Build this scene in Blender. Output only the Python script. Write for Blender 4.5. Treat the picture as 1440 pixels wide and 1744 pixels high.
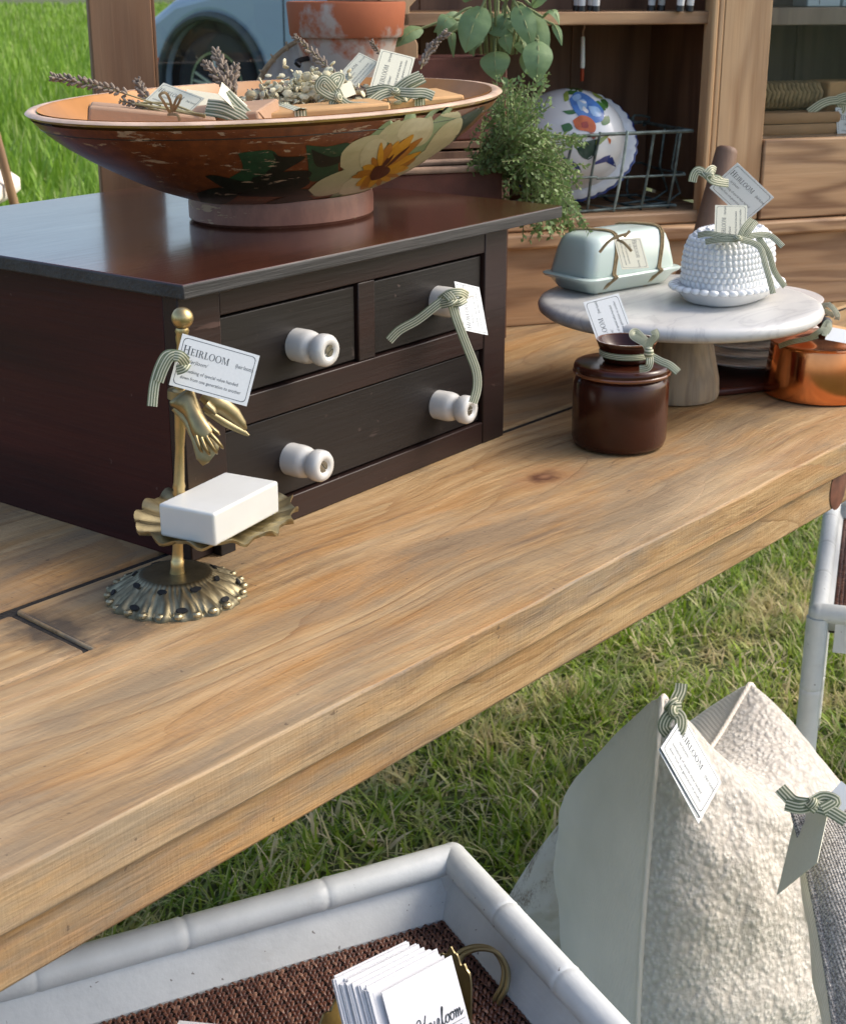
import bpy, math, random
from mathutils import Vector, Matrix, noise as mnoise
from mathutils.bvhtree import BVHTree

random.seed(7)
PI = math.pi
D = bpy.data
SC = bpy.context.scene
COL = SC.collection
for _o in list(D.objects):
    D.objects.remove(_o)

# Everything is laid out in a working unit of 0.77 m and scaled to metres at the very end.
UNIT = 0.77
T = 0.99                                   # table top height (working units, about 0.76 m)

# ------------------------------------------------------------------ camera, sky, sun, exposure
FPX = 2500.0                               # focal length in photo pixels (1440 x 1744)
PITCH = math.atan(892 / FPX)
HEAD = math.atan(2000 / (FPX / math.cos(PITCH)))
CAM = Vector((-0.986, -1.041, T + 0.56))
fh = Vector((math.cos(HEAD), math.sin(HEAD), 0))
CR = Vector((math.sin(HEAD), -math.cos(HEAD), 0))
CF = fh * math.cos(PITCH) + Vector((0, 0, -math.sin(PITCH)))
CU = fh * math.sin(PITCH) + Vector((0, 0, math.cos(PITCH)))

cam_d = D.cameras.new('camera')
cam_d.sensor_fit = 'VERTICAL'
cam_d.sensor_height = 36
cam_d.sensor_width = 36
cam_d.lens = 36 * FPX / 1744
cam_d.clip_start = 0.02
cam_d.clip_end = 600
cam_d.dof.use_dof = True
cam_d.dof.focus_distance = 1.5 * UNIT
cam_d.dof.aperture_fstop = 24
cam = D.objects.new('camera', cam_d)
COL.objects.link(cam)
cam.matrix_world = Matrix(((CR.x, CU.x, -CF.x, CAM.x), (CR.y, CU.y, -CF.y, CAM.y),
                           (CR.z, CU.z, -CF.z, CAM.z), (0, 0, 0, 1)))
SC.camera = cam

SUN_EL = math.radians(42)
SUN_AZ = HEAD - math.radians(80)           # world angle (from +X) the light comes from
sun_dir = Vector((math.cos(SUN_AZ) * math.cos(SUN_EL), math.sin(SUN_AZ) * math.cos(SUN_EL), math.sin(SUN_EL)))
w = D.worlds.new('World'); SC.world = w; w.use_nodes = True
wn = w.node_tree
sky = wn.nodes.new('ShaderNodeTexSky')
sky.sky_type = 'NISHITA'; sky.sun_disc = False
sky.sun_elevation = SUN_EL
sky.sun_rotation = math.atan2(sun_dir.x, sun_dir.y)
sky.air_density = 0.9; sky.dust_density = 3.5; sky.ozone_density = 0.4
bg = wn.nodes['Background']
bg.inputs['Strength'].default_value = 0.15
wn.links.new(sky.outputs[0], bg.inputs[0])

sl = D.lights.new('sun', 'SUN'); sl.energy = 0.75; sl.angle = math.radians(20); sl.color = (1, 0.95, 0.87)
so = D.objects.new('sun', sl); COL.objects.link(so)
so.rotation_euler = (-sun_dir).to_track_quat('-Z', 'Y').to_euler()
so.location = (2, -4, 5)

SC.view_settings.view_transform = 'Standard'
SC.view_settings.look = 'None'
SC.view_settings.exposure = 1.0
SC.view_settings.gamma = 1
SC.cycles.use_denoising = True
SC.cycles.max_bounces = 8
SC.cycles.transparent_max_bounces = 12

# ------------------------------------------------------------------ points from the photo
def ray(u, v):
    return (CF + CR * ((u - 720) / FPX) - CU * ((v - 872) / FPX)).normalized()
def PX(u, v, t):
    return CAM + ray(u, v) * t
def PZ(u, v, z):
    r = ray(u, v); return CAM + r * ((z - CAM.z) / r.z)
def proj(p):
    q = p - CAM; z = q.dot(CF)
    return 720 + FPX * q.dot(CR) / z, 872 - FPX * q.dot(CU) / z, z

# ------------------------------------------------------------------ node helper
class G:
    def __init__(s, name):
        s.m = D.materials.new(name); s.m.use_nodes = True
        s.t = s.m.node_tree; s.b = s.t.nodes['Principled BSDF']; s.out = s.t.nodes['Material Output']
    def put(s, sock, v):
        if isinstance(v, bpy.types.NodeSocket): s.t.links.new(v, sock)
        elif isinstance(v, (tuple, list)) and len(v) == 3 and sock.type == 'RGBA': sock.default_value = (*v, 1)
        else: sock.default_value = v
    def nd(s, typ, ins=None, **props):
        n = s.t.nodes.new(typ)
        for k, v in props.items(): setattr(n, k, v)
        for k, v in (ins or {}).items(): s.put(n.inputs[k], v)
        return n
    def tc(s, o='Object'): return s.nd('ShaderNodeTexCoord').outputs[o]
    def map(s, vec, scale=(1, 1, 1), loc=(0, 0, 0), rot=(0, 0, 0)):
        return s.nd('ShaderNodeMapping', {'Vector': vec, 'Scale': scale, 'Location': loc, 'Rotation': rot}).outputs[0]
    def noise(s, vec, scale=5, detail=3, rough=.55, dist=0):
        return s.nd('ShaderNodeTexNoise', {'Vector': vec, 'Scale': scale, 'Detail': detail, 'Roughness': rough, 'Distortion': dist}).outputs['Fac']
    def vor(s, vec, scale=5, feature='F1', out='Distance', rnd=1.0):
        return s.nd('ShaderNodeTexVoronoi', {'Vector': vec, 'Scale': scale, 'Randomness': rnd}, feature=feature).outputs[out]
    def ma(s, op, a, b=0.0, c=0.0):
        n = s.nd('ShaderNodeMath', operation=op)
        s.put(n.inputs[0], a); s.put(n.inputs[1], b); s.put(n.inputs[2], c)
        return n.outputs[0]
    def ramp(s, fac, stops, interp='LINEAR'):
        n = s.nd('ShaderNodeValToRGB', {'Fac': fac}); cr = n.color_ramp; cr.interpolation = interp
        while len(cr.elements) < len(stops): cr.elements.new(0.5)
        for e, (p, c) in zip(cr.elements, stops):
            e.position = p; e.color = (*c, 1) if isinstance(c, (tuple, list)) else (c, c, c, 1)
        return n.outputs[0]
    def mix(s, fac, a, b, blend='MIX'):
        n = s.nd('ShaderNodeMix', data_type='RGBA', blend_type=blend)
        s.put(n.inputs[0], fac); s.put(n.inputs[6], a); s.put(n.inputs[7], b)
        return n.outputs[2]
    def bump(s, h, strength=.3, dist=.002, normal=None):
        n = s.nd('ShaderNodeBump', {'Height': h, 'Strength': strength, 'Distance': dist})
        if normal is not None: s.put(n.inputs['Normal'], normal)
        return n.outputs[0]
    def fin(s, **kw):
        for k, v in kw.items():
            s.put(s.b.inputs[k.replace('_', ' ')], v)
        return s.m
    def island(s): return s.nd('ShaderNodeNewGeometry').outputs['Random Per Island']
    def rnd(s): return s.nd('ShaderNodeObjectInfo').outputs['Random']

def pbr(name, base, rough=.5, metal=0, var=.15, vs=12, bump=0, bs=60, bd=.002, **kw):
    g = G(name); co = g.tc()
    n = g.noise(co, vs, 4)
    dark = tuple(c * (1 - var) for c in base); lite = tuple(min(1, c * (1 + var * .6)) for c in base)
    c = g.ramp(n, [(.3, dark), (.7, lite)])
    r = g.ma('MULTIPLY_ADD', g.noise(co, vs * 3, 3), .2, rough - .1)
    a = dict(Base_Color=c, Roughness=r, Metallic=metal)
    if bump: a['Normal'] = g.bump(g.noise(co, bs, 4), bump, bd)
    a.update(kw)
    return g.fin(**a)

def wood(name, light, dark, axis='x', grey=None, wear=None, k=9, s=1.0, rough=.6, bump=.25, fib=.35, greyamt=.5, spread=.25, **kw):
    """grain as contour lines of a long stretched noise, fibres on top"""
    g = G(name); co = g.tc()
    rot = {'x': (0, 0, 0), 'y': (0, 0, PI / 2), 'z': (0, PI / 2, 0)}[axis]
    co = g.map(co, rot=rot)
    off = g.ma('MULTIPLY', g.rnd(), 37.0)
    co = g.nd('ShaderNodeVectorMath', {0: co, 1: g.nd('ShaderNodeCombineXYZ', {'X': off, 'Y': off, 'Z': off}).outputs[0]}, operation='ADD').outputs[0]
    n1 = g.noise(g.map(co, (.55 * s, 4.2 * s, 4.2 * s)), 1.6, 3, .5, .25)
    rings = g.ma('MULTIPLY_ADD', g.ma('SINE', g.ma('MULTIPLY', n1, k * 2 * PI)), .5, .5)
    rings = g.ma('POWER', rings, 1.6)
    f = g.noise(g.map(co, (7, 190, 190)), 1.0, 4, .6)
    fac = g.ma('ADD', g.ma('MULTIPLY', rings, 1 - fib), g.ma('MULTIPLY', f, fib))
    blot = g.noise(g.map(co, (1.2, 4, 4)), 1.6, 3)
    mid = tuple((a + b) / 2 for a, b in zip(light, dark))
    c = g.ramp(fac, [(.15, light), (.5, mid), (.95, dark)])
    c = g.mix(g.ramp(blot, [(.3, 0.0), (.7, spread * 2)]), c, dark)
    if grey:
        gm = g.noise(g.map(co, (1.4, 6, 6), loc=(3.1, 5.2, 1)), 2.2, 5, .65)
        c = g.mix(g.ramp(gm, [(.42, 0.0), (.68, greyamt)]), c, grey)
    if wear:
        sc_ = g.ramp(g.noise(g.map(co, (9, 60, 60), rot=(0, 0, .25)), 1.0, 3, .6), [(.70, 0.0), (.73, .7)])
        sp_ = g.ramp(g.noise(co, 75, 3, .6), [(.70, 0.0), (.72, .8)])
        wm_ = g.ramp(g.noise(co, 5, 3), [(.45, 0.0), (.65, 1.0)])
        c = g.mix(g.ma('MULTIPLY', g.ma('MAXIMUM', sc_, sp_), wm_), c, wear)
        hz_ = g.ramp(g.noise(g.map(co, (3, 9, 9)), 1.0, 5, .65), [(.45, 0.0), (.75, .1)])
        c = g.mix(hz_, c, tuple(x * .45 for x in wear))
    h = g.ma('ADD', g.ma('MULTIPLY', f, .7), g.ma('MULTIPLY', rings, -.25))
    a = dict(Base_Color=c, Roughness=g.ma('MULTIPLY_ADD', f, .25, rough - .12), Normal=g.bump(h, bump, .002))
    a.update(kw)
    return g.fin(**a)

# ------------------------------------------------------------------ mesh helper
def cross_frame(d, ref=None):
    d = d.normalized()
    r = ref if ref is not None else (Vector((0, 0, 1)) if abs(d.z) < .9 else Vector((1, 0, 0)))
    a = d.cross(r)
    if a.length < 1e-6: a = d.cross(Vector((0, 1, 0)))
    a.normalize(); return a, a.cross(d).normalized()

def spline(pts, n=8):
    """Catmull-Rom through points of any dimension"""
    P_ = [tuple(p) for p in pts]; out = []
    if len(P_) < 3:
        return [Vector([a + (b - a) * i / n for a, b in zip(P_[0], P_[1])]) for i in range(n + 1)]
    for i in range(len(P_) - 1):
        p0 = P_[max(i - 1, 0)]; p1 = P_[i]; p2 = P_[i + 1]; p3 = P_[min(i + 2, len(P_) - 1)]
        for k in range(n):
            t = k / n
            out.append(Vector([.5 * (2 * b + (c - a) * t + (2 * a - 5 * b + 4 * c - d) * t * t + (3 * b - a - 3 * c + d) * t ** 3)
                               for a, b, c, d in zip(p0, p1, p2, p3)]))
    out.append(Vector(P_[-1]))
    return out

class MB:
    def __init__(s): s.v = []; s.f = []; s.m = []; s.uv = {}
    def add(s, vs, fs, m=0):
        o = len(s.v); s.v += [tuple(p) for p in vs]
        for f in fs: s.f.append(tuple(i + o for i in f)); s.m.append(m)
        return o
    def box(s, x0, x1, y0, y1, z0, z1, m=0, M=None):
        vs = [Vector((x, y, z)) for z in (z0, z1) for y in (y0, y1) for x in (x0, x1)]
        if M is not None: vs = [M @ p for p in vs]
        s.add(vs, [(0, 2, 3, 1), (4, 5, 7, 6), (0, 1, 5, 4), (1, 3, 7, 5), (3, 2, 6, 7), (2, 0, 4, 6)], m)
        return s
    def prism(s, pts, z0, z1, m=0, M=None):
        n = len(pts)
        vs = [Vector((x, y, z)) for z in (z0, z1) for x, y in pts]
        if M is not None: vs = [M @ p for p in vs]
        s.add(vs, [tuple(range(n - 1, -1, -1)), tuple(range(n, 2 * n))] + [(i, (i + 1) % n, n + (i + 1) % n, n + i) for i in range(n)], m)
        return s
    def rings(s, rings, m=0, cap0=True, cap1=True, closed=False):
        n = len(rings[0]); o = len(s.v)
        for r in rings: s.v += [tuple(p) for p in r]
        k = len(rings)
        for j in range(k if closed else k - 1):
            a = o + j * n; b = o + ((j + 1) % k) * n
            for i in range(n):
                s.f.append((a + i, a + (i + 1) % n, b + (i + 1) % n, b + i)); s.m.append(m)
        if not closed:
            if cap0: s.f.append(tuple(o + i for i in range(n - 1, -1, -1))); s.m.append(m)
            if cap1: s.f.append(tuple(o + (k - 1) * n + i for i in range(n))); s.m.append(m)
        return s
    def lathe(s, prof, n=48, m=0, sx=1, sy=1, M=None, cap0=True, cap1=True, wob=None):
        R = []
        for j, (r, z) in enumerate(prof):
            ring = []
            for i in range(n):
                a = 2 * PI * i / n; rr = r * (wob(a, j) if wob else 1)
                p = Vector((math.cos(a) * rr * sx, math.sin(a) * rr * sy, z))
                ring.append(M @ p if M is not None else p)
            R.append(ring)
        return s.rings(R, m, cap0, cap1)
    def tube(s, pts, r, n=8, m=0, caps=True, flat=1.0, ref=None):
        R = []; P_ = [Vector(p) for p in pts]; k = len(P_); a = None
        for j, p in enumerate(P_):
            d = P_[min(j + 1, k - 1)] - P_[max(j - 1, 0)]
            if d.length < 1e-9: d = Vector((0, 0, 1))
            d.normalize()
            if a is None: a, b = cross_frame(d, ref)
            else:
                a = a - d * a.dot(d)
                if a.length < 1e-6: a, _ = cross_frame(d, ref)
                a.normalize()
            b = a.cross(d)
            rr = r[j] if isinstance(r, (list, tuple)) else r
            R.append([p + a * math.cos(2 * PI * i / n) * rr + b * math.sin(2 * PI * i / n) * rr * flat for i in range(n)])
        return s.rings(R, m, caps, caps)
    def blob(s, c, rx, ry=None, rz=None, n=8, k=5, m=0, M=None, uv=False):
        ry = ry or rx; rz = rz or rx
        R = []
        for j in range(1, k):
            ph = -PI / 2 + PI * j / k
            ring = []
            for i in range(n):
                a = 2 * PI * i / n
                p = Vector((math.cos(a) * math.cos(ph) * rx, math.sin(a) * math.cos(ph) * ry, math.sin(ph) * rz))
                ring.append((M @ p if M is not None else p) + Vector(c))
            R.append(ring)
        o = len(s.v); s.rings(R, m)
        if uv:
            for j in range(k - 1):
                for i in range(n): s.uv[o + j * n + i] = (j / (k - 2) * 1.2, i / n)
        return s
    def ribbon(s, pts, w, nrm, m=0, n=6, smooth=True, thick=.0004):
        """flat band with UV x across; pts Vectors, nrm = way its face looks (one or per control point)"""
        k0 = len(pts)
        N_ = nrm if isinstance(nrm, list) else [nrm] * k0
        W_ = w if isinstance(w, (list, tuple)) else [w] * k0
        data = spline([(*p, *q, ww) for p, q, ww in zip(pts, N_, W_)], n)
        P_ = [Vector(d[:3]) for d in data]; Q = [Vector(d[3:6]) for d in data]; WW = [d[6] for d in data]
        o = len(s.v); k = len(P_); L = 0
        for j, p in enumerate(P_):
            d = (P_[min(j + 1, k - 1)] - P_[max(j - 1, 0)]).normalized()
            a = d.cross(Q[j])
            if a.length < 1e-5: a, _ = cross_frame(d)
            a.normalize(); nn = a.cross(d)
            if j: L += (p - P_[j - 1]).length
            for i in range(5):
                q = (i / 4 - .5)
                s.uv[len(s.v)] = (i / 4, L * 20)
                s.v.append(tuple(p + a * q * WW[j] + nn * (-.25 * q * q * WW[j])))
        for j in range(k - 1):
            for i in range(4):
                s.f.append((o + j * 5 + i, o + j * 5 + i + 1, o + j * 5 + 6 + i, o + j * 5 + 5 + i)); s.m.append(m)
        return s
    def build(s, name, mats, parent=None, smooth=True, ang=40, bevel=0, bseg=2, loc=None):
        if not isinstance(mats, (list, tuple)): mats = [mats]
        me = D.meshes.new(name)
        me.from_pydata(s.v, [], s.f)
        for mt in mats: me.materials.append(mt)
        if len(mats) > 1: me.polygons.foreach_set('material_index', s.m)
        if s.uv:
            ul = me.uv_layers.new(name='UVMap')
            for l in me.loops: ul.data[l.index].uv = s.uv.get(l.vertex_index, (0, 0))
        me.polygons.foreach_set('use_smooth', [smooth] * len(me.polygons))
        if smooth: me.set_sharp_from_angle(angle=math.radians(ang))
        me.update()
        o = D.objects.new(name, me); COL.objects.link(o)
        if parent: o.parent = parent
        if loc is not None: o.location = loc
        if bevel:
            b = o.modifiers.new('bevel', 'BEVEL'); b.width = bevel; b.segments = bseg
            b.limit_method = 'ANGLE'; b.angle_limit = math.radians(50)
        return o

def tag(o, label=None, cat=None, group=None, kind=None):
    if label: o['label'] = label
    if cat: o['category'] = cat
    if group: o['group'] = group
    if kind: o['kind'] = kind
    return o
def thing(name, label, cat, loc=(0, 0, 0), rz=0, group=None):
    o = D.objects.new(name, None); COL.objects.link(o)
    o.location = loc; o.rotation_euler = (0, 0, rz); o.empty_display_size = .05
    return tag(o, label, cat, group)
def inv(o):
    return (Matrix.Translation(o.location) @ o.rotation_euler.to_matrix().to_4x4()).inverted()
def tolocal(o, pts):
    M = inv(o); return [M @ Vector(p) for p in pts]

# ------------------------------------------------------------------ materials
def table_wood(name='table_wood', knot=None, edge=False):
    g = G(name); co0 = g.tc()
    off = g.ma('MULTIPLY', g.rnd(), 13.0)
    co = g.nd('ShaderNodeVectorMath', {0: co0, 1: g.nd('ShaderNodeCombineXYZ', {'X': off, 'Y': off, 'Z': 0}).outputs[0]}, operation='ADD').outputs[0]
    if edge: co = g.map(co, loc=(4.3, 2.2, 0))
    # slow wander of the grain
    dw = g.noise(g.map(co, (1.1, 1.6, 1.6)), 1.0, 2)
    wv = g.nd('ShaderNodeVectorMath', {0: co, 1: g.nd('ShaderNodeCombineXYZ', {'X': 0, 'Y': g.ma('MULTIPLY', dw, .16), 'Z': g.ma('MULTIPLY', dw, .05)}).outputs[0]}, operation='ADD').outputs[0]
    fib = g.noise(g.map(wv, (14, 420, 420)), 1.0, 4, .65)
    fib2 = g.noise(g.map(wv, (4.5, 95, 95)), 1.0, 5, .62)
    fib3 = g.noise(g.map(wv, (1.6, 22, 22)), 1.0, 4, .55)
    # growth rings: contours of a long noise, soft on one side and sharp on the other
    n1 = g.noise(g.map(wv, (1.15, 7.5, 7.5), loc=(.3, .9, 0)), 1.0, 1, .4, .1)
    n1 = g.ma('ADD', n1, g.ma('MULTIPLY', fib2, .02))
    fr = g.ma('FRACT', g.ma('MULTIPLY', n1, 11.0))
    soft = g.ma('POWER', fr, 2.0); sharp = g.ma('POWER', fr, 14.0)
    light = (.475, .33, .17); mid = (.355, .222, .10); dark = (.17, .095, .042)
    c = g.ramp(g.ma('ADD', g.ma('MULTIPLY', fib2, .5), g.ma('ADD', g.ma('MULTIPLY', fib, .32), g.ma('MULTIPLY', fib3, .18))), [(.33, dark), (.46, mid), (.60, light)])
    rm = g.ramp(g.noise(g.map(co, (1.3, 3, 3)), 2.0, 3), [(.4, .12), (.62, .85)])
    c = g.mix(g.ma('MULTIPLY', g.ma('MULTIPLY', soft, rm), .55), c, (.40, .20, .07))
    c = g.mix(g.ma('MULTIPLY', g.ma('MULTIPLY', sharp, rm), .7), c, (.20, .095, .04))
    # orange heartwood, grey and pale weathering, all lying along the grain
    om = g.ramp(g.noise(g.map(wv, (1.2, 11, 11), loc=(8, 1, 0)), 1.0, 4, .6), [(.5, 0.0), (.68, .6)])
    c = g.mix(om, c, (.41, .195, .055))
    gm = g.ramp(g.noise(g.map(wv, (1.9, 8, 8), loc=(1, 7, 3)), 1.4, 6, .7), [(.44, 0.0), (.62, .78 if not edge else .95)])
    c = g.mix(gm, c, (.235, .18, .115) if not edge else (.20, .165, .12))
    pm = g.ramp(g.noise(g.map(wv, (2.4, 12, 12), loc=(11, 4, 3)), 1.0, 5, .65), [(.52, 0.0), (.7, .5)])
    c = g.mix(pm, c, (.56, .41, .24))
    dk = g.ramp(g.noise(g.map(wv, (2.2, 26, 26), loc=(3, 14, 3)), 1.0, 5, .7), [(.58, 0.0), (.70, .7)])
    c = g.mix(dk, c, (.13, .085, .055))
    # fine dark pores in patches
    p = g.noise(g.map(co, (70, 520, 520)), 1.0, 2, .5)
    pk = g.ramp(g.noise(g.map(co, (2.5, 6, 6), loc=(5, 5, 5)), 1.7, 4), [(.46, 0.0), (.62, .8)])
    c = g.mix(g.ma('MULTIPLY', g.ramp(p, [(.60, 0.0), (.70, .6)]), pk), c, (.11, .07, .04))
    # band saw marks across, strongest on the edge
    sw = g.noise(g.map(co, (260, 30, 30), rot=(0, 0, .06)), 1.0, 3, .6)
    swm = g.ramp(g.noise(g.map(co, (2.6, 7, 7), loc=(2, 9, 1)), 2.0, 4), [(.5 if not edge else .44, 0.0), (.66, .7)])
    c = g.mix(g.ma('MULTIPLY', g.ramp(sw, [(.52, 0.0), (.68, .5 if not edge else .22)]), swm), c, (.13, .085, .055))
    # a few specks of dirt
    sp = g.ramp(g.noise(co, 95, 2, .5), [(.735, 0.0), (.755, .7)])
    c = g.mix(sp, c, (.09, .06, .04))
    h = g.ma('ADD', g.ma('MULTIPLY', fib, .7), g.ma('ADD', g.ma('MULTIPLY', fib2, .6), g.ma('ADD', g.ma('MULTIPLY', sharp, -.5), g.ma('MULTIPLY', sw, .3))))
    if knot:
        for (kx, ky, rx, ry, col, amt) in knot:
            d = g.nd('ShaderNodeVectorMath', {0: g.map(g.nd('ShaderNodeVectorMath', {0: co0, 1: (kx, ky, 0)}, operation='SUBTRACT').outputs[0], (1 / rx, 1 / ry, 0))}, operation='LENGTH').outputs['Value']
            d = g.ma('ADD', d, g.ma('MULTIPLY', g.ma('SUBTRACT', g.noise(co0, 60, 3), .5), .9))
            c = g.mix(g.ramp(d, [(.35, amt), (1.0, 0.0)]), c, col)
    return g.fin(Base_Color=c, Roughness=g.ma('MULTIPLY_ADD', fib, .3, .42), Normal=g.bump(h, .5, .0025), Specular_IOR_Level=.3)

def glass_mat(name, tint=(.95, .95, .94), refl=.05):
    g = G(name); t = g.t
    tr = g.nd('ShaderNodeBsdfTransparent', {'Color': tint}); gl = g.nd('ShaderNodeBsdfGlossy', {'Roughness': .03, 'Color': (.9, .95, 1)})
    fr = g.nd('ShaderNodeLayerWeight', {'Blend': .12}).outputs['Fresnel']
    dirt = g.noise(g.tc(), 6, 4)
    mx = g.nd('ShaderNodeMixShader', {0: g.ma('ADD', g.ma('MULTIPLY', fr, .8), g.ma('MULTIPLY', dirt, refl)), 1: tr.outputs[0], 2: gl.outputs[0]})
    t.links.new(mx.outputs[0], g.out.inputs[0])
    return g.m

def stripe_ribbon():
    g = G('striped_ribbon'); uv = g.nd('ShaderNodeSeparateXYZ', {0: g.tc('UV')})
    s = g.ma('SINE', g.ma('MULTIPLY', uv.outputs[0], 2 * PI * 4.0))
    n = g.noise(g.tc(), 300, 2)
    c = g.ramp(g.ma('ADD', s, g.ma('MULTIPLY', g.ma('SUBTRACT', n, .5), .4)), [(.16, (.16, .19, .10)), (.34, (.66, .63, .45))])
    return g.fin(Base_Color=c, Roughness=.55, Sheen_Weight=.2, Normal=g.bump(n, .3, .0005))

def painted(name, base, dark, chipcol=(.50, .34, .22), amt=.62, rough=.33, big=False):
    """old paint, rubbed through in flakes lying along the bowl"""
    g = G(name); co = g.tc()
    a = g.noise(g.map(co, (30, 30, 135)), 1.0, 5, .65, .3)
    b = g.noise(g.map(co, (3.5, 3.5, 7), loc=(2, 1, 6)), 1.0, 3)
    m = g.ramp(g.ma('ADD', a, g.ma('MULTIPLY', g.ma('SUBTRACT', b, .5), .35)), [(amt, 0.0), (amt + .02, 1.0)])
    fine = g.ramp(g.noise(g.map(co, (90, 90, 260)), 1.0, 3), [(.68, 0.0), (.70, .7)])
    m = g.ma('MAXIMUM', m, g.ma('MULTIPLY', fine, g.ramp(b, [(.45, 0.0), (.6, 1.0)])))
    br = g.noise(g.map(co, (70, 70, 28), rot=(.4, .3, .2)), 1.0, 4, .7)
    c = g.mix(g.ma('ADD', g.ma('MULTIPLY', g.noise(co, 6, 4), .45), g.ramp(br, [(.38, 0.0), (.62, .6)])), base, dark)
    c = g.mix(m, c, g.mix(g.noise(co, 90, 2), chipcol, tuple(x * .75 for x in chipcol)))
    return g.fin(Base_Color=c, Roughness=g.ma('MULTIPLY_ADD', m, .35, rough), Normal=g.bump(g.ma('MULTIPLY', m, -1), .4, .0012), Coat_Weight=.15, Coat_Roughness=.25)

def cloth(name, base, scale=700, bump=.5, rough=.9, fleck=None, vs=8):
    g = G(name); co = g.tc()
    wv = g.ma('MULTIPLY', g.ma('SINE', g.ma('MULTIPLY', g.nd('ShaderNodeSeparateXYZ', {0: co}).outputs[0], scale)),
              g.ma('SINE', g.ma('MULTIPLY', g.nd('ShaderNodeSeparateXYZ', {0: co}).outputs[1], scale)))
    n = g.noise(co, vs, 4)
    c = g.ramp(n, [(.3, tuple(x * .88 for x in base)), (.7, base)])
    if fleck:
        f = g.noise(g.map(co, (260, 300, 520)), 1.0, 3, .7)
        c = g.mix(g.ramp(f, [(.4, 0.0), (.62, 1.0)]), c, fleck)
        wv = g.ma('ADD', wv, g.ma('MULTIPLY', f, 1.5))
    return g.fin(Base_Color=c, Roughness=rough, Sheen_Weight=.25, Normal=g.bump(wv, bump, .0012))

def boucle_mat():
    g = G('boucle'); co = g.tc()
    v = g.vor(g.map(co, (1, 1.2, 1)), 125, 'SMOOTH_F1')
    v2 = g.noise(co, 330, 4, .7)
    h = g.ma('SUBTRACT', g.ma('MULTIPLY', v2, .6), g.ma('MULTIPLY', v, 1.5))
    c = g.ramp(g.ma('ADD', v, g.ma('MULTIPLY', v2, .2)), [(.25, (.84, .80, .72)), (.75, (.64, .59, .51))])
    return g.fin(Base_Color=c, Roughness=.95, Sheen_Weight=.4, Normal=g.bump(h, .8, .0042))

def hide_mat():
    g = G('cowhide'); co = g.tc()
    n = g.noise(co, 5.5, 4, .55, .4)
    f = g.noise(g.map(co, (30, 240, 240)), 1.0, 4, .7)
    c = g.ramp(g.ma('ADD', n, g.ma('MULTIPLY', g.ma('SUBTRACT', f, .5), .25)), [(.30, (.06, .032, .022)), (.36, (.3, .22, .15)), (.42, (.66, .60, .51))])
    return g.fin(Base_Color=c, Roughness=.7, Sheen_Weight=.3, Normal=g.bump(f, .6, .002))

def brass_mat(name='brass', patina=.5, col=(.58, .43, .20), rough=.3):
    g = G(name); co = g.tc()
    n = g.noise(co, 38, 5, .65)
    geo = g.nd('ShaderNodeNewGeometry').outputs['Pointiness']
    crev = g.ramp(geo, [(.46, 1.0), (.52, 0.0)])
    c = g.mix(g.ramp(n, [(.4, 0.0), (.7, patina)]), col, (.20, .165, .095))
    c = g.mix(g.ma('MULTIPLY', crev, patina), c, (.07, .065, .045))
    r = g.ma('ADD', g.ma('MULTIPLY', n, .35), rough - .08)
    return g.fin(Base_Color=c, Metallic=.95, Roughness=r, Normal=g.bump(n, .15, .001))

def cane_weave():
    g = G('woven_cane'); co = g.tc()
    n = g.noise(co, 30, 4)
    isl = g.island()
    c = g.ramp(isl, [(0, (.055, .016, .009)), (.5, (.10, .032, .017)), (.85, (.15, .06, .034)), (1, (.25, .13, .085))])
    return g.fin(Base_Color=c, Roughness=.42, Normal=g.bump(g.noise(g.map(co, (200, 600, 200)), 1, 2), .2, .001))

def marble_mat():
    g = G('marble'); co = g.tc()
    n = g.noise(g.map(co, (1, 3.4, 1), rot=(0, 0, .5)), 3.4, 6, .62, 1.2)
    vn = g.ma('ABSOLUTE', g.ma('SUBTRACT', n, .5))
    c = g.ramp(vn, [(0, (.46, .46, .45)), (.03, (.55, .55, .53)), (.14, (.60, .595, .565)), (.3, (.63, .625, .605))])
    return g.fin(Base_Color=c, Roughness=.32, Subsurface_Weight=.08, Subsurface_Radius=(.01, .01, .01))

def grass_mat(name, stops, straw=False):
    g = G(name)
    c = g.ramp(g.island(), stops)
    big = g.noise(g.tc(), 2.6, 4, .6)
    c = g.mix(g.ramp(big, [(.35, .5), (.55, 0.0)]), c, stops[0][1])
    if straw: c = g.mix(g.ramp(g.noise(g.tc(), 4.3, 4, .65), [(.52, 0.0), (.64, .75)]), c, (.62, .50, .27))
    df = g.nd('ShaderNodeBsdfTranslucent', {'Color': c})
    g.put(g.b.inputs['Base Color'], c); g.put(g.b.inputs['Roughness'], .5); g.put(g.b.inputs['Specular IOR Level'], .3)
    mx = g.nd('ShaderNodeMixShader', {0: .35, 1: g.b.outputs[0], 2: df.outputs[0]})
    g.t.links.new(mx.outputs[0], g.out.inputs[0])
    return g.m

def leaf_mat(name, a, b, rough=.55, vs=25):
    g = G(name)
    c = g.mix(g.noise(g.tc(), vs, 3), a, b)
    c = g.mix(g.ma('MULTIPLY', g.island(), .5), c, tuple(x * .6 for x in a))
    g.put(g.b.inputs['Base Color'], c); g.put(g.b.inputs['Roughness'], rough)
    g.put(g.b.inputs['Normal'], g.bump(g.noise(g.tc(), 160, 3), .3, .001))
    tr = g.nd('ShaderNodeBsdfTranslucent', {'Color': c})
    mx = g.nd('ShaderNodeMixShader', {0: .25, 1: g.b.outputs[0], 2: tr.outputs[0]})
    g.t.links.new(mx.outputs[0], g.out.inputs[0])
    return g.m

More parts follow.
